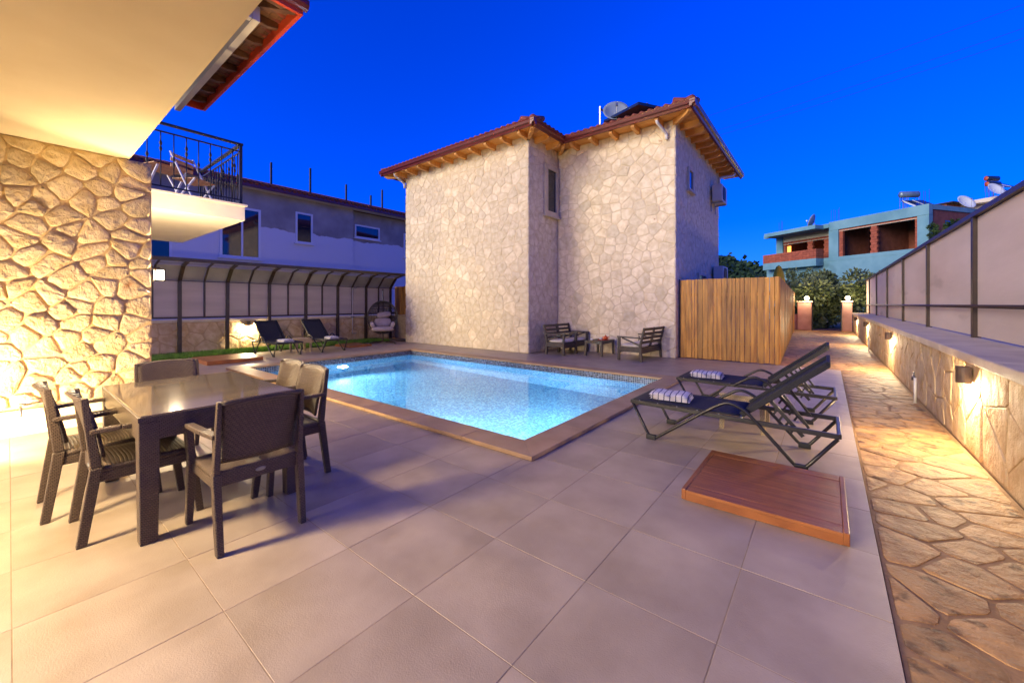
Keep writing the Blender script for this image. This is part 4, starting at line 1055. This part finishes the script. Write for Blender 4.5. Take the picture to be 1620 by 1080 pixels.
# ================================================================== power lines
def sag(a, b, s, n=24): return [a+(b-a)*(k/n)-Vector((0, 0, s*4*(k/n)*(1-k/n))) for k in range(n+1)]
def raypt(u, v, d): p = wpt((u-810)/630*d, d); p.z = 1.4+(481-v)/630*d; return p
for (a, b, lb) in (((1125, 178, 42), (1640, -4, 30), 'topmost thin overhead cable crossing the blue sky'), ((1133, 203, 42), (1640, 34, 30), 'middle thin overhead cable crossing the blue sky'), ((1145, 208, 42), (1640, 50, 30), 'lowest thin overhead cable crossing the blue sky')):
    A_ = raypt(*a); B_ = raypt(*b); A2 = A_+(A_-B_)*.5; B2 = B_+(B_-A_)*.3
    o = MB().tube(sag(A2, B2, .35), .014, 5).build('overhead_cable', M['wire']); tag(o, lb, 'cable', 'overhead cables')

# ================================================================== plants
def shrub(loc, rx, rz, n, m, label, name='garden_shrub', seed=1, leaf=.07, flat=1.0, trunk=True):
    rg = random.Random(seed); o = empty(name, loc, 0, label, 'shrub' if name == 'garden_shrub' else 'tree')
    cl = [(Vector((rg.gauss(0, .45)*rx, rg.gauss(0, .45)*rx*flat, rz*(.15+.8*rg.random()))), rg.uniform(.22, .42)*rx) for _ in range(34)]
    mb = MB()
    for k in range(n):
        c, r = cl[rg.randrange(len(cl))]
        d = Vector((rg.gauss(0, 1), rg.gauss(0, 1), rg.gauss(0, 1))).normalized(); p = c+d*r*(rg.random()**.35)
        if p.z < .05: p.z = .05+rg.random()*.2
        t = (d+Vector((rg.gauss(0, .6), rg.gauss(0, .6), rg.gauss(.2, .6)))).normalized(); s = t.orthogonal().normalized()
        s = (Matrix.Rotation(rg.uniform(0, 6.28), 3, t) @ s); L = leaf*rg.uniform(.7, 1.5); W = L*.28
        q = len(mb.v); mb.v += [tuple(p), tuple(p+t*L*.5+s*W), tuple(p+t*L), tuple(p+t*L*.5-s*W)]; mb.f.append((q, q+1, q+2, q+3))
    mb.build('crown', m, o)
    tr = MB()
    for k in range(7):
        c, r = cl[k]; b = Vector((rg.uniform(-.1, .1)*rx, rg.uniform(-.1, .1)*rx, 0))
        tr.tube([b, b.lerp(c, .5)+Vector((rg.gauss(0, .06), rg.gauss(0, .06), 0)), c], [.035, .025, .01], 6)
    tr.build('trunk', M['bark'], o, True)
    return o
shrub((-.2, 30.0, -.04), 2.0, 3.0, 18000, M['leaf'], 'big bushy olive-green shrub behind the garden gate', seed=3, leaf=.17)
shrub((2.6, 31.2, -.04), 1.8, 3.0, 11000, M['leaf'], 'leafy olive-green shrub behind the end of the screen fence', seed=4, leaf=.12)
shrub((-1.9, 33.2, -.04), 1.15, 3.7, 7000, M['leaf'], 'leafy olive-green shrub behind the plank fence and yellow parasol', seed=5, leaf=.12)
shrub((5.6, 32.0, -.04), 2.2, 3.9, 11000, M['leaf'], 'tall loose shrub behind the screen fence before the unfinished house', seed=6, leaf=.13)
tp = wpt(29.6, 27.0); shrub((tp.x, tp.y, -.04), 1.05, 7.2, 4500, M['leaf_dark'], 'dark leafy tree rising behind the screen fence by the brick side wall', 'garden_tree', 8, .16)
# folded yellow parasol behind the plank fence
pr = place('folded_parasol', (-1.62, 20.5, 0), 'folded yellow parasol sticking up behind the plank fence', 'parasol')
MB().tube([(-1.62, 20.5, 0), (-1.62, 20.5, 2.95)], .025).build('pole', M['steel'], pr, True)
MB().lathe([(.05, 1.5), (.26, 1.65), (.24, 2.3), (.18, 2.75), (.09, 3.0), (.01, 3.06)], 10, (-1.62, 20.5, 0)).build('canopy', M['yellow'], pr)

# ================================================================== DINING SET
dt = empty('dining_table', (-3.81, .91, 0), 0, 'brown rattan-look dining table with smoked glass top beside the stone wall', 'table')
TX, TY, TZ = .715, .45, .745
MB().box(-TX+.012, TX-.012, -TY+.012, TY-.012, TZ-.004, TZ+.006).build('glass_top', M['clear_glass'], dt, bevel=.003)
MB().box(-TX, TX, -TY, -TY+.09, TZ-.03, TZ-.001).box(-TX, TX, TY-.09, TY, TZ-.03, TZ-.001).box(-TX, -TX+.09, -TY+.09, TY-.09, TZ-.03, TZ-.001).box(TX-.09, TX, -TY+.09, TY-.09, TZ-.03, TZ-.001).box(-TX+.09, TX-.09, -TY+.09, TY-.09, TZ-.025, TZ-.006).build('rim', M['rattan'], dt)
MB().box(-TX+.005, TX-.005, -TY+.006, -TY+.04, TZ-.14, TZ-.031).box(-TX+.005, TX-.005, TY-.04, TY-.006, TZ-.14, TZ-.031).box(-TX+.006, -TX+.04, -TY+.04, TY-.04, TZ-.14, TZ-.031).box(TX-.04, TX-.006, -TY+.04, TY-.04, TZ-.14, TZ-.031).build('apron', M['rattan'], dt)
for sx in (-1, 1):
    for sy in (-1, 1):
        mb = MB(); a = .098; b = .082
        cx, cy = sx*(TX-.051), sy*(TY-.051)
        mb.v += [(cx+q*b/2, cy+p*b/2, 0) for q, p in ((-1,-1),(1,-1),(1,1),(-1,1))]+[(cx+q*a/2, cy+p*a/2, TZ-.032) for q, p in ((-1,-1),(1,-1),(1,1),(-1,1))]
        mb.f += [(0,3,2,1),(4,5,6,7),(0,1,5,4),(1,2,6,5),(2,3,7,6),(3,0,4,7)]
        mb.build('leg', M['rattan'], dt, bevel=.006)

def tapered(mb, p0, p1, w0, d0, w1, d1):
    n = len(mb.v)
    for p, a, b in ((p0, w0, d0), (p1, w1, d1)):
        mb.v += [(p[0]+q*a/2, p[1]+s*b/2, p[2]) for q, s in ((-1,-1),(1,-1),(1,1),(-1,1))]
    mb.f += [tuple(n+i for i in q) for q in ((0,3,2,1),(4,5,6,7),(0,1,5,4),(1,2,6,5),(2,3,7,6),(3,0,4,7))]
    return mb
def make_chair():
    """Front of the seat towards +y."""
    o = empty('dining_chair', (0, 0, 0))
    mb = MB(); nx, ny = 8, 8; HW = .232
    for j in range(ny+1):
        y = -.20+.43*j/ny
        for i in range(nx+1):
            t = -1+2*i/nx; mb.v.append((t*HW*(1.0 if j < ny-1 else .97), y, .438-.014*(1-t*t)*math.sin(math.pi*j/ny)+(0 if j < ny else -.012)))
    for j in range(ny):
        for i in range(nx): a = j*(nx+1)+i; mb.f.append((a, a+1, a+nx+2, a+nx+1))
    s = mb.build('seat', M['rattan'], o, True); md = s.modifiers.new('s', 'SOLIDIFY'); md.thickness = .03; md.offset = -1
    MB().box(-.21, .21, .205, .235, .35, .408).box(-.21, .21, -.235, -.205, .36, .45).box(-.235, -.208, -.22, .22, .35, .408).box(.208, .235, -.22, .22, .35, .408).build('apron', M['rattan'], o, bevel=.008)
    mb = MB(); nx, nz = 12, 10
    for j in range(nz+1):
        q = j/nz; z = .485+.375*q; yb = -.232-.055*q-.03*q*q
        for i in range(nx+1):
            t = -1+2*i/nx; ww = .205+.012*q
            zz = z-(.012*t*t if j == nz else 0); mb.v.append((t*ww, yb+.035*t*t+(-.018 if j == nz else 0), zz))
    for j in range(nz):
        for i in range(nx): a = j*(nx+1)+i; mb.f.append((a, a+1, a+nx+2, a+nx+1))
    b = mb.build('backrest', M['rattan'], o, True); md = b.modifiers.new('s', 'SOLIDIFY'); md.thickness = .016
    for sx in (-1, 1):
        mb = tapered(MB(), (sx*.222, -.285, 0), (sx*.225, -.225, .44), .036, .045, .042, .055); tapered(mb, (sx*.225, -.225, .441), (sx*.222, -.275, .855), .034, .05, .022, .034)
        mb.build('rear_leg', M['rattan'], o, bevel=.006)
        mb = tapered(MB(), (sx*.235, .265, 0), (sx*.232, .215, .40), .036, .042, .044, .055); tapered(mb, (sx*.232, .215, .401), (sx*.25, .19, .64), .04, .05, .035, .04)
        mb.build('front_leg', M['rattan'], o, bevel=.006)
        pts = [(sx*.226, -.25, .655), (sx*.25, -.12, .662), (sx*.262, .08, .662), (sx*.252, .2, .648), (sx*.25, .225, .63)]
        mb = MB()
        for a, c in zip(pts[:-1], pts[1:]): mb.bar(a, c, .048, .026)
        mb.build('armrest', M['rattan'], o, bevel=.006)
    mb = MB().lathe([(.001, 0), (.022, 0), (.018, .004), (.001, .005)], 14)
    bd = mb.build('badge', M['steel'], o, loc=(0, -.236, .405)); bd.rotation_euler = (R(90), 0, 0); bd.scale = (1.3, .6, 1)
    return o
proto = make_chair()
spots = [((-2.93, .95), R(90), 'brown rattan-look armchair at the table end away from the stone wall'),
         ((-4.14, .43), R(0), 'brown rattan-look armchair on the long side, lit from behind, nearer the stone wall'),
         ((-3.59, .545), R(0), 'brown rattan-look armchair on the long side, next to the near table leg'),
         ((-4.64, .94), R(-90), 'brown rattan-look armchair at the table end against the stone wall'),
         ((-3.98, 1.40), R(180), 'brown rattan-look armchair on the pool side, farther from the pool corner'),
         ((-3.49, 1.37), R(180), 'brown rattan-look armchair on the pool side, next to the end armchair')]
for i, (p, rz, lb) in enumerate(spots):
    c = proto if i == 0 else copy_tree(proto)
    c.location = (p[0], p[1], 0); c.rotation_euler = (0, 0, rz); tag(c, lb, 'chair', 'armchairs round the dining table')

# ================================================================== LOUNGERS
def make_lounger():
    """Foot end at -x, head at +x."""
    o = empty('sun_lounger', (0, 0, 0)); HW = .325; L = .86; zr = .36
    mb = MB()
    for s in (-1, 1): mb.bar((-L, s*HW, zr), (L, s*HW, zr-.03), .03, .04)
    mb.bar((-L, -HW, zr), (-L, HW, zr), .04, .035).bar((L, -HW, zr-.03), (L, HW, zr-.03), .03, .04).bar((.16, -HW, zr-.005), (.16, HW, zr-.005), .03)
    mb.build('frame', M['alu_dark'], o, bevel=.005)
    for s in (-1, 1):
        pts = [(-L+.01, s*(HW+.005), zr-.01), (-.65, s*(HW+.012), -.012), (-.1, s*(HW+.02), .40), (.06, s*(HW+.02), .50), (.2, s*(HW+.02), .44), (.61, s*(HW+.012), -.012), (L-.01, s*(HW+.005), zr-.05)]
        MB().tube(arc_pts(pts, .09, 6), .0155, 10).build('leg_tube', M['alu_dark'], o, True)
        for x in (-.65, .61): MB().box(x-.05, x+.05, s*(HW+.012)-.022, s*(HW+.012)+.022, 0, .05).build('foot', M['black'], o, bevel=.008)
        mb = MB()
        for k in range(6): mb.lathe([(.001, -.003), (.009, -.003), (.006, .004), (.001, .004)], 8, (-.78+.19*k, s*(HW-.004), zr+.017-.003*k))
        mb.build('rivet_row', M['white_pipe'], o)
    def sheet(p, q, wd, sagv, nm, n=8, th=.008):
        mb = MB(); p = Vector(p); q = Vector(q)
        for i in range(n+1):
            for j in range(n+1):
                t = i/n; w_ = -1+2*j/n; c = p.lerp(q, t); mb.v.append((c.x, w_*wd, c.z-sagv*(1-w_*w_)*math.sin(math.pi*t)))
        for i in range(n):
            for j in range(n): a = i*(n+1)+j; mb.f.append((a, a+n+1, a+n+2, a+1))
        x = mb.build(nm, M['sling'], o, True); md = x.modifiers.new('s', 'SOLIDIFY'); md.thickness = th
    sheet((-L+.01, 0, zr+.026), (.15, 0, zr+.017), HW-.005, .02, 'seat_sling')
    P_, Q_ = Vector((.16, 0, zr+.02)), Vector((.79, 0, .90))
    sheet(P_, Q_, HW-.035, .02, 'back_sling')
    mb = MB()
    for s in (-1, 1): mb.bar((P_.x, s*(HW-.04), P_.z), (Q_.x, s*(HW-.04), Q_.z), .028, .05)
    mb.bar((Q_.x, -HW+.04, Q_.z), (Q_.x, HW-.04, Q_.z), .03, .05); mb.build('back_frame', M['sling'], o, bevel=.006)
    for s in (-1, 1):
        y = s*(HW-.09); mb = MB().bar((.36, y, .56), (.62, y, .26), .012, .03)
        for k in range(4):
            t = .3+.16*k; c = Vector((.36, y, .56)).lerp(Vector((.62, y, .26)), t); mb.bar(c, c+Vector((-.03, 0, -.05)), .012, .018)
        mb.bar((.48, y, .60), (.66, y, .34), .012, .02)
        mb.build('back_support', M['alu_dark'], o)
    return o
lp = make_lounger()
LS = [((-.78, 4.48), 0, 'black sling sun lounger with raised back, nearer the teak platform by the path'),
      ((-.78, 6.14), 0, 'black sling sun lounger with raised back, nearer the plank fence by the path'),
      ((-12.14, 4.69), R(180), 'black sling sun lounger in front of the glowing patch of boundary wall'),
      ((-12.14, 5.98), R(180), 'black sling sun lounger by the boundary wall, nearer the hanging chair')]
for i, (p, rz, lb) in enumerate(LS):
    c = lp if i == 0 else copy_tree(lp)
    c.location = (p[0], p[1], 0); c.rotation_euler = (0, 0, rz); tag(c, lb, 'sun lounger', 'sun loungers around the pool')
def towel_at(x, y, rz, lb):
    mb = MB(); nx, ny = 14, 8
    for layer, z in enumerate((0, .022, .044)):
        b = len(mb.v); sh = .012*layer
        for j in range(ny+1):
            for i in range(nx+1):
                X = -.20+.40*i/nx-sh*.5; Y = -.15+.30*j/ny+sh*.3
                e_ = min(i, nx-i, j, ny-j); top = z+.02*min(1, e_/1.2)+.004*math.sin(X*31+layer)*math.cos(Y*23)
                mb.v.append((X, Y, top))
        for j in range(ny):
            for i in range(nx): a = b+j*(nx+1)+i; mb.f.append((a, a+1, a+nx+2, a+nx+1))
        for (edge) in ([b+i for i in range(nx+1)], [b+ny*(nx+1)+i for i in range(nx, -1, -1)], [b+j*(nx+1) for j in range(ny, -1, -1)], [b+j*(nx+1)+nx for j in range(ny+1)]):
            for p, q in zip(edge[:-1], edge[1:]):
                n = len(mb.v); P1 = mb.v[p]; Q1 = mb.v[q]
                mb.v += [(P1[0], P1[1], z-.003), (Q1[0], Q1[1], z-.003)]; mb.f.append((p, n, n+1, q))
    o = mb.build('folded_towel', M['towel'], None, True, (x, y, .378)); o.rotation_euler = (0, 0, rz)
    tag(o, lb, 'towel', 'folded towels on the loungers')
towel_at(-1.33, 4.50, R(6), 'folded striped towel on the lounger nearer the teak platform')
towel_at(-1.33, 6.16, R(4), 'folded striped towel on the lounger nearer the plank fence')
towel_at(-11.6, 4.70, R(3), 'folded striped towel on the lounger before the glowing boundary wall')
towel_at(-11.6, 5.99, R(-4), 'folded striped towel on the lounger nearer the hanging chair')
def side_table(x, y, lb):
    o = empty('side_table', (x, y, 0), 0, lb, 'table', 'beige side tables between loungers')
    MB().box(-.225, .225, -.225, .225, .375, .40).build('top', M['beige_rattan'], o, bevel=.01)
    MB().box(-.215, .215, -.215, -.195, .27, .374).box(-.215, .215, .195, .215, .27, .374).box(-.215, -.195, -.194, .194, .27, .374).box(.195, .215, -.194, .194, .27, .374).build('apron', M['beige_rattan'], o)
    for sx in (-1, 1):
        for sy in (-1, 1): tapered(MB(), (sx*.2, sy*.2, 0), (sx*.19, sy*.19, .374), .04, .04, .055, .055).build('leg', M['beige_rattan'], o)
side_table(-.735, 5.22, 'beige rattan-look side table between the two loungers by the path')
side_table(-12.15, 5.34, 'beige rattan-look side table between the two loungers by the boundary wall')

# teak platforms
def platform(x0, x1, y0, y1, h, nb_, lb, along='x'):
    o = place('teak_platform', ((x0+x1)/2, (y0+y1)/2, 0), lb, 'platform', 'teak platforms on the deck')
    rim = .03
    if along == 'x':
        MB().box(x0, x0+rim, y0, y1, .004, h+.004).build('end_board', M['teakedge'], o, bevel=.004); MB().box(x1-rim, x1, y0, y1, .004, h+.004).build('end_board', M['teakedge'], o, bevel=.004)
        MB().box(x0+rim, x1-rim, y0, y0+.03, .004, h-.022).build('front_board', M['teakedge'], o); MB().box(x0+rim, x1-rim, y1-.03, y1, .004, h-.022).build('front_board', M['teakedge'], o)
        for k in range(nb_):
            a = y0+(y1-y0)*k/nb_; b = y0+(y1-y0)*(k+1)/nb_-.001
            MB().box(x0+rim+.001, x1-rim-.001, -(b-a)/2, (b-a)/2, -.02, 0).build('board', M['teak'], o, loc=(0, (a+b)/2, h+random.uniform(-.001, .001)))
    return o
platform(-.82, .105, 3.0, 3.97, .075, 9, 'reddish teak platform on the tiles next to the path and loungers')
platform(-12.25, -11.05, 2.80, 3.95, .09, 9, 'reddish teak platform beside the lawn and the villa')
platform(-12.85, -11.95, 6.75, 7.55, .06, 7, 'low reddish teak platform near the outdoor shower')

# ================================================================== HANGING CHAIR
eg = empty('hanging_egg_chair', (-12.45, 8.30, 0), R(-35), 'dark wicker hanging egg chair with taupe cushions in the corner', 'hanging chair')   # front towards +x
st = MB().tube(arc_pts([(.45, -.42, .03), (-.05, -.40, .03), (-.30, -.1, .03), (-.32, 0, .06), (-.42, 0, .9), (-.40, 0, 1.6), (-.2, 0, 1.93), (.0, 0, 1.93), (.05, 0, 1.88)], .2), .025, 10)
st.tube(arc_pts([(.45, .42, .03), (-.05, .40, .03), (-.30, .1, .03)], .2), .025, 10)
st.build('stand', M['bronze'], eg, True)
MB().tube([(.05, 0, 1.88), (.05, 0, 1.50)], .010, 6).build('chain', M['steel'], eg)
bk = MB(); RXX, RYY, RZZ, CZ = .40, .52, .58, .93
def ell(a, t):      # a: azimuth round the back, t: elevation
    return (.05-RXX*math.cos(t)*math.cos(a), RYY*math.cos(t)*math.sin(a), CZ+RZZ*math.sin(t))
for k in range(27):
    a = R(-105+210*k/26); lo_, hi_ = (R(-80), R(88))
    bk.tube([ell(a, lo_+(hi_-lo_)*q/14) for q in range(15)], .008, 5)
for k in range(24):
    t = R(-70+155*k/23); am = R(105) if t < R(20) else R(120)
    bk.tube([ell(-am+2*am*q/18, t) for q in range(19)], .008 if t < R(15) else .015, 5)
bk.build('basket', M['egg_rattan'], eg, True)
MB().tube([ell(R(105), R(-80+168*q/14)) for q in range(15)]+[ell(R(-105), R(88-168*q/14)) for q in range(15)], .02, 8, True).build('rim', M['egg_rattan'], eg, True)
def cushion(parent, c, sx, sy, sz, m, rot=(0, 0, 0), name='cushion'):
    mb = MB(); n, r_ = 14, 8
    for i in range(r_+1):
        t = math.pi*i/r_-math.pi/2
        for k in range(n):
            a = 2*math.pi*k/n; ca, sa = math.cos(a), math.sin(a); e_ = .5
            f = lambda v, p: math.copysign(abs(v)**p, v)
            mb.v.append((sx*f(math.cos(t), .6)*f(ca, e_), sy*f(math.cos(t), .6)*f(sa, e_), sz*f(math.sin(t), .8)))
    for i in range(r_):
        for k in range(n): l = (k+1) % n; mb.f.append((i*n+k, i*n+l, (i+1)*n+l, (i+1)*n+k))
    o = mb.build(name, m, parent, True, c); o.rotation_euler = rot; return o
cushion(eg, (.08, 0, .52), .28, .38, .09, M['taupe'])
cushion(eg, (-.14, 0, .74), .08, .30, .17, M['taupe'], (0, R(-18), 0))
cushion(eg, (-.18, .03, 1.02), .06, .25, .10, M['taupe'], (R(8), R(-12), 0), 'headrest')
for s in (-1, 1): cushion(eg, (.08, s*.34, .66), .2, .07, .12, M['taupe'], (R(s*-20), 0, 0), 'side_cushion')

# ================================================================== LOUNGE SET by the stone house
def lounge_seat(name, wd, cols, lb, group):
    """Faces +x."""
    o = empty(name, (0, 0, 0), 0, lb, 'chair' if cols == 1 else 'sofa', group)
    w2 = wd/2
    for s in (-1, 1):
        tapered(MB(), (.29, s*(w2-.03), 0), (.28, s*(w2-.03), .56), .06, .05, .06, .05).build('leg', M['rattan2'], o)
        tapered(MB(), (-.30, s*(w2-.03), 0), (-.27, s*(w2-.03), .40), .06, .05, .06, .05).build('leg', M['rattan2'], o)
        MB().bar((-.30, s*(w2-.03), .57), (.33, s*(w2-.03), .585), .065, .03).build('armrest', M['rattan2'], o, bevel=.005)
        MB().bar((.2, s*(w2-.03), .56), (-.24, s*(w2-.03), .40), .04, .03).build('arm_brace', M['rattan2'], o)
        MB().box(-.27, .27, s*(w2-.03)-.015, s*(w2-.03)+.015, .22, .34).build('side_rail', M['rattan2'], o)
    MB().box(-.28, .29, -w2+.05, w2-.05, .28, .33).box(.26, .30, -w2+.06, w2-.06, .19, .279).box(-.30, -.27, -w2+.06, w2-.06, .19, .279).build('seat', M['rattan2'], o, bevel=.006)
    # back: posts and slats leaning backwards
    T_ = Matrix.Translation((-.27, 0, .38)) @ Matrix.Rotation(R(-14), 4, 'Y')
    for z in (.05, .16, .27, .385): MB().box(-.012, .012, -w2+.02, w2-.02, z, z+.065, T_).build('slat', M['rattan2'], o)
    for k in range(cols+1):
        y = -w2+.03+(wd-.06)*k/cols; MB().box(-.02, .02, y-.03, y+.03, -.04, .455, T_).build('back_post', M['rattan2'], o)
    for k in range(cols):
        c = -w2+wd*(k+.5)/cols; cushion(o, (0, c, .37), .28, wd/cols/2-.03, .05, M['cushion'], name='seat_cushion')
    return o
M['rattan2'] = mat('dark_brown_resin', srgb('#3a302a'), srgb('#463b33'), 12, .5, .2, 90)
a1 = lounge_seat('lounge_chair', .66, 1, 'dark resin armchair with cream cushion, nearer the pool, by the recessed wall', 'armchairs of the lounge set')
a1.location = (-5.87, 9.80, 0); a1.rotation_euler = (0, 0, R(-3))
a2 = copy_tree(a1); a2.location = (-5.87, 10.34, 0); tag(a2, 'dark resin armchair with cream cushion, nearer the recessed house wall', 'chair', 'armchairs of the lounge set')
a1.location.y = 9.66
ls = lounge_seat('lounge_sofa', 1.26, 2, 'dark resin two-seat sofa with cream cushions turned away from the plank fence', None)
ls.location = (-3.78, 10.12, 0); ls.rotation_euler = (0, 0, R(176))
ct = empty('coffee_table', (-4.94, 10.17, 0), R(2), 'low dark resin coffee table between the lounge seats', 'table')
for k in range(5): MB().box(-.26+.105*k, -.165+.105*k, -.43, .43, .385, .405).build('slat', M['rattan2'], ct)
MB().box(-.255, .255, -.42, -.39, .33, .384).box(-.255, .255, .39, .42, .33, .384).box(-.255, -.23, -.389, .389, .33, .384).box(.23, .255, -.389, .389, .33, .384).build('apron', M['rattan2'], ct)
for sx in (-1, 1):
    for sy in (-1, 1): tapered(MB(), (sx*.235, sy*.40, 0), (sx*.225, sy*.385, .384), .05, .05, .06, .06).build('leg', M['rattan2'], ct)
tr = MB().lathe([(.001, 0), (.15, 0), (.17, .02), (.165, .02), (.14, .006), (.001, .006)], 20).build('serving_tray', M['red'], None, True, (-4.86, 10.25, .406)); tag(tr, 'round red serving tray on the coffee table', 'tray')
tpz = empty('teapot', (-4.84, 10.33, .413), 0, 'small orange teapot on the red tray', 'teapot')
MB().lathe([(.03, 0), (.06, .02), (.07, .05), (.055, .09), (.025, .1)], 16).build('body', M['orange'], tpz, True)
MB().lathe([(.028, .1), (.02, .115), (.006, .12), (.01, .135), (.001, .14)], 12).build('lid', M['orange'], tpz, True)
MB().tube([(.05, 0, .04), (.09, 0, .07), (.105, 0, .1)], [.014, .01, .007], 8).build('spout', M['orange'], tpz, True)
MB().tube(arc_pts([(-.05, 0, .08), (-.10, 0, .08), (-.10, 0, .03), (-.06, 0, .03)], .03), .007, 6).build('handle', M['orange'], tpz, True)
for (x, y, lb) in ((-4.9, 10.14, 'white cup on the red tray'), (-5.02, 9.84, 'white cup on the coffee table away from the tray')):
    z = .413 if 'tray' in lb and 'away' not in lb else .406
    c = MB().lathe([(.02, 0), (.035, .03), (.038, .06), (.034, .06), (.028, .02)], 14).build('cup', M['white_cer'], None, True, (x, y, z)); tag(c, lb, 'cup')
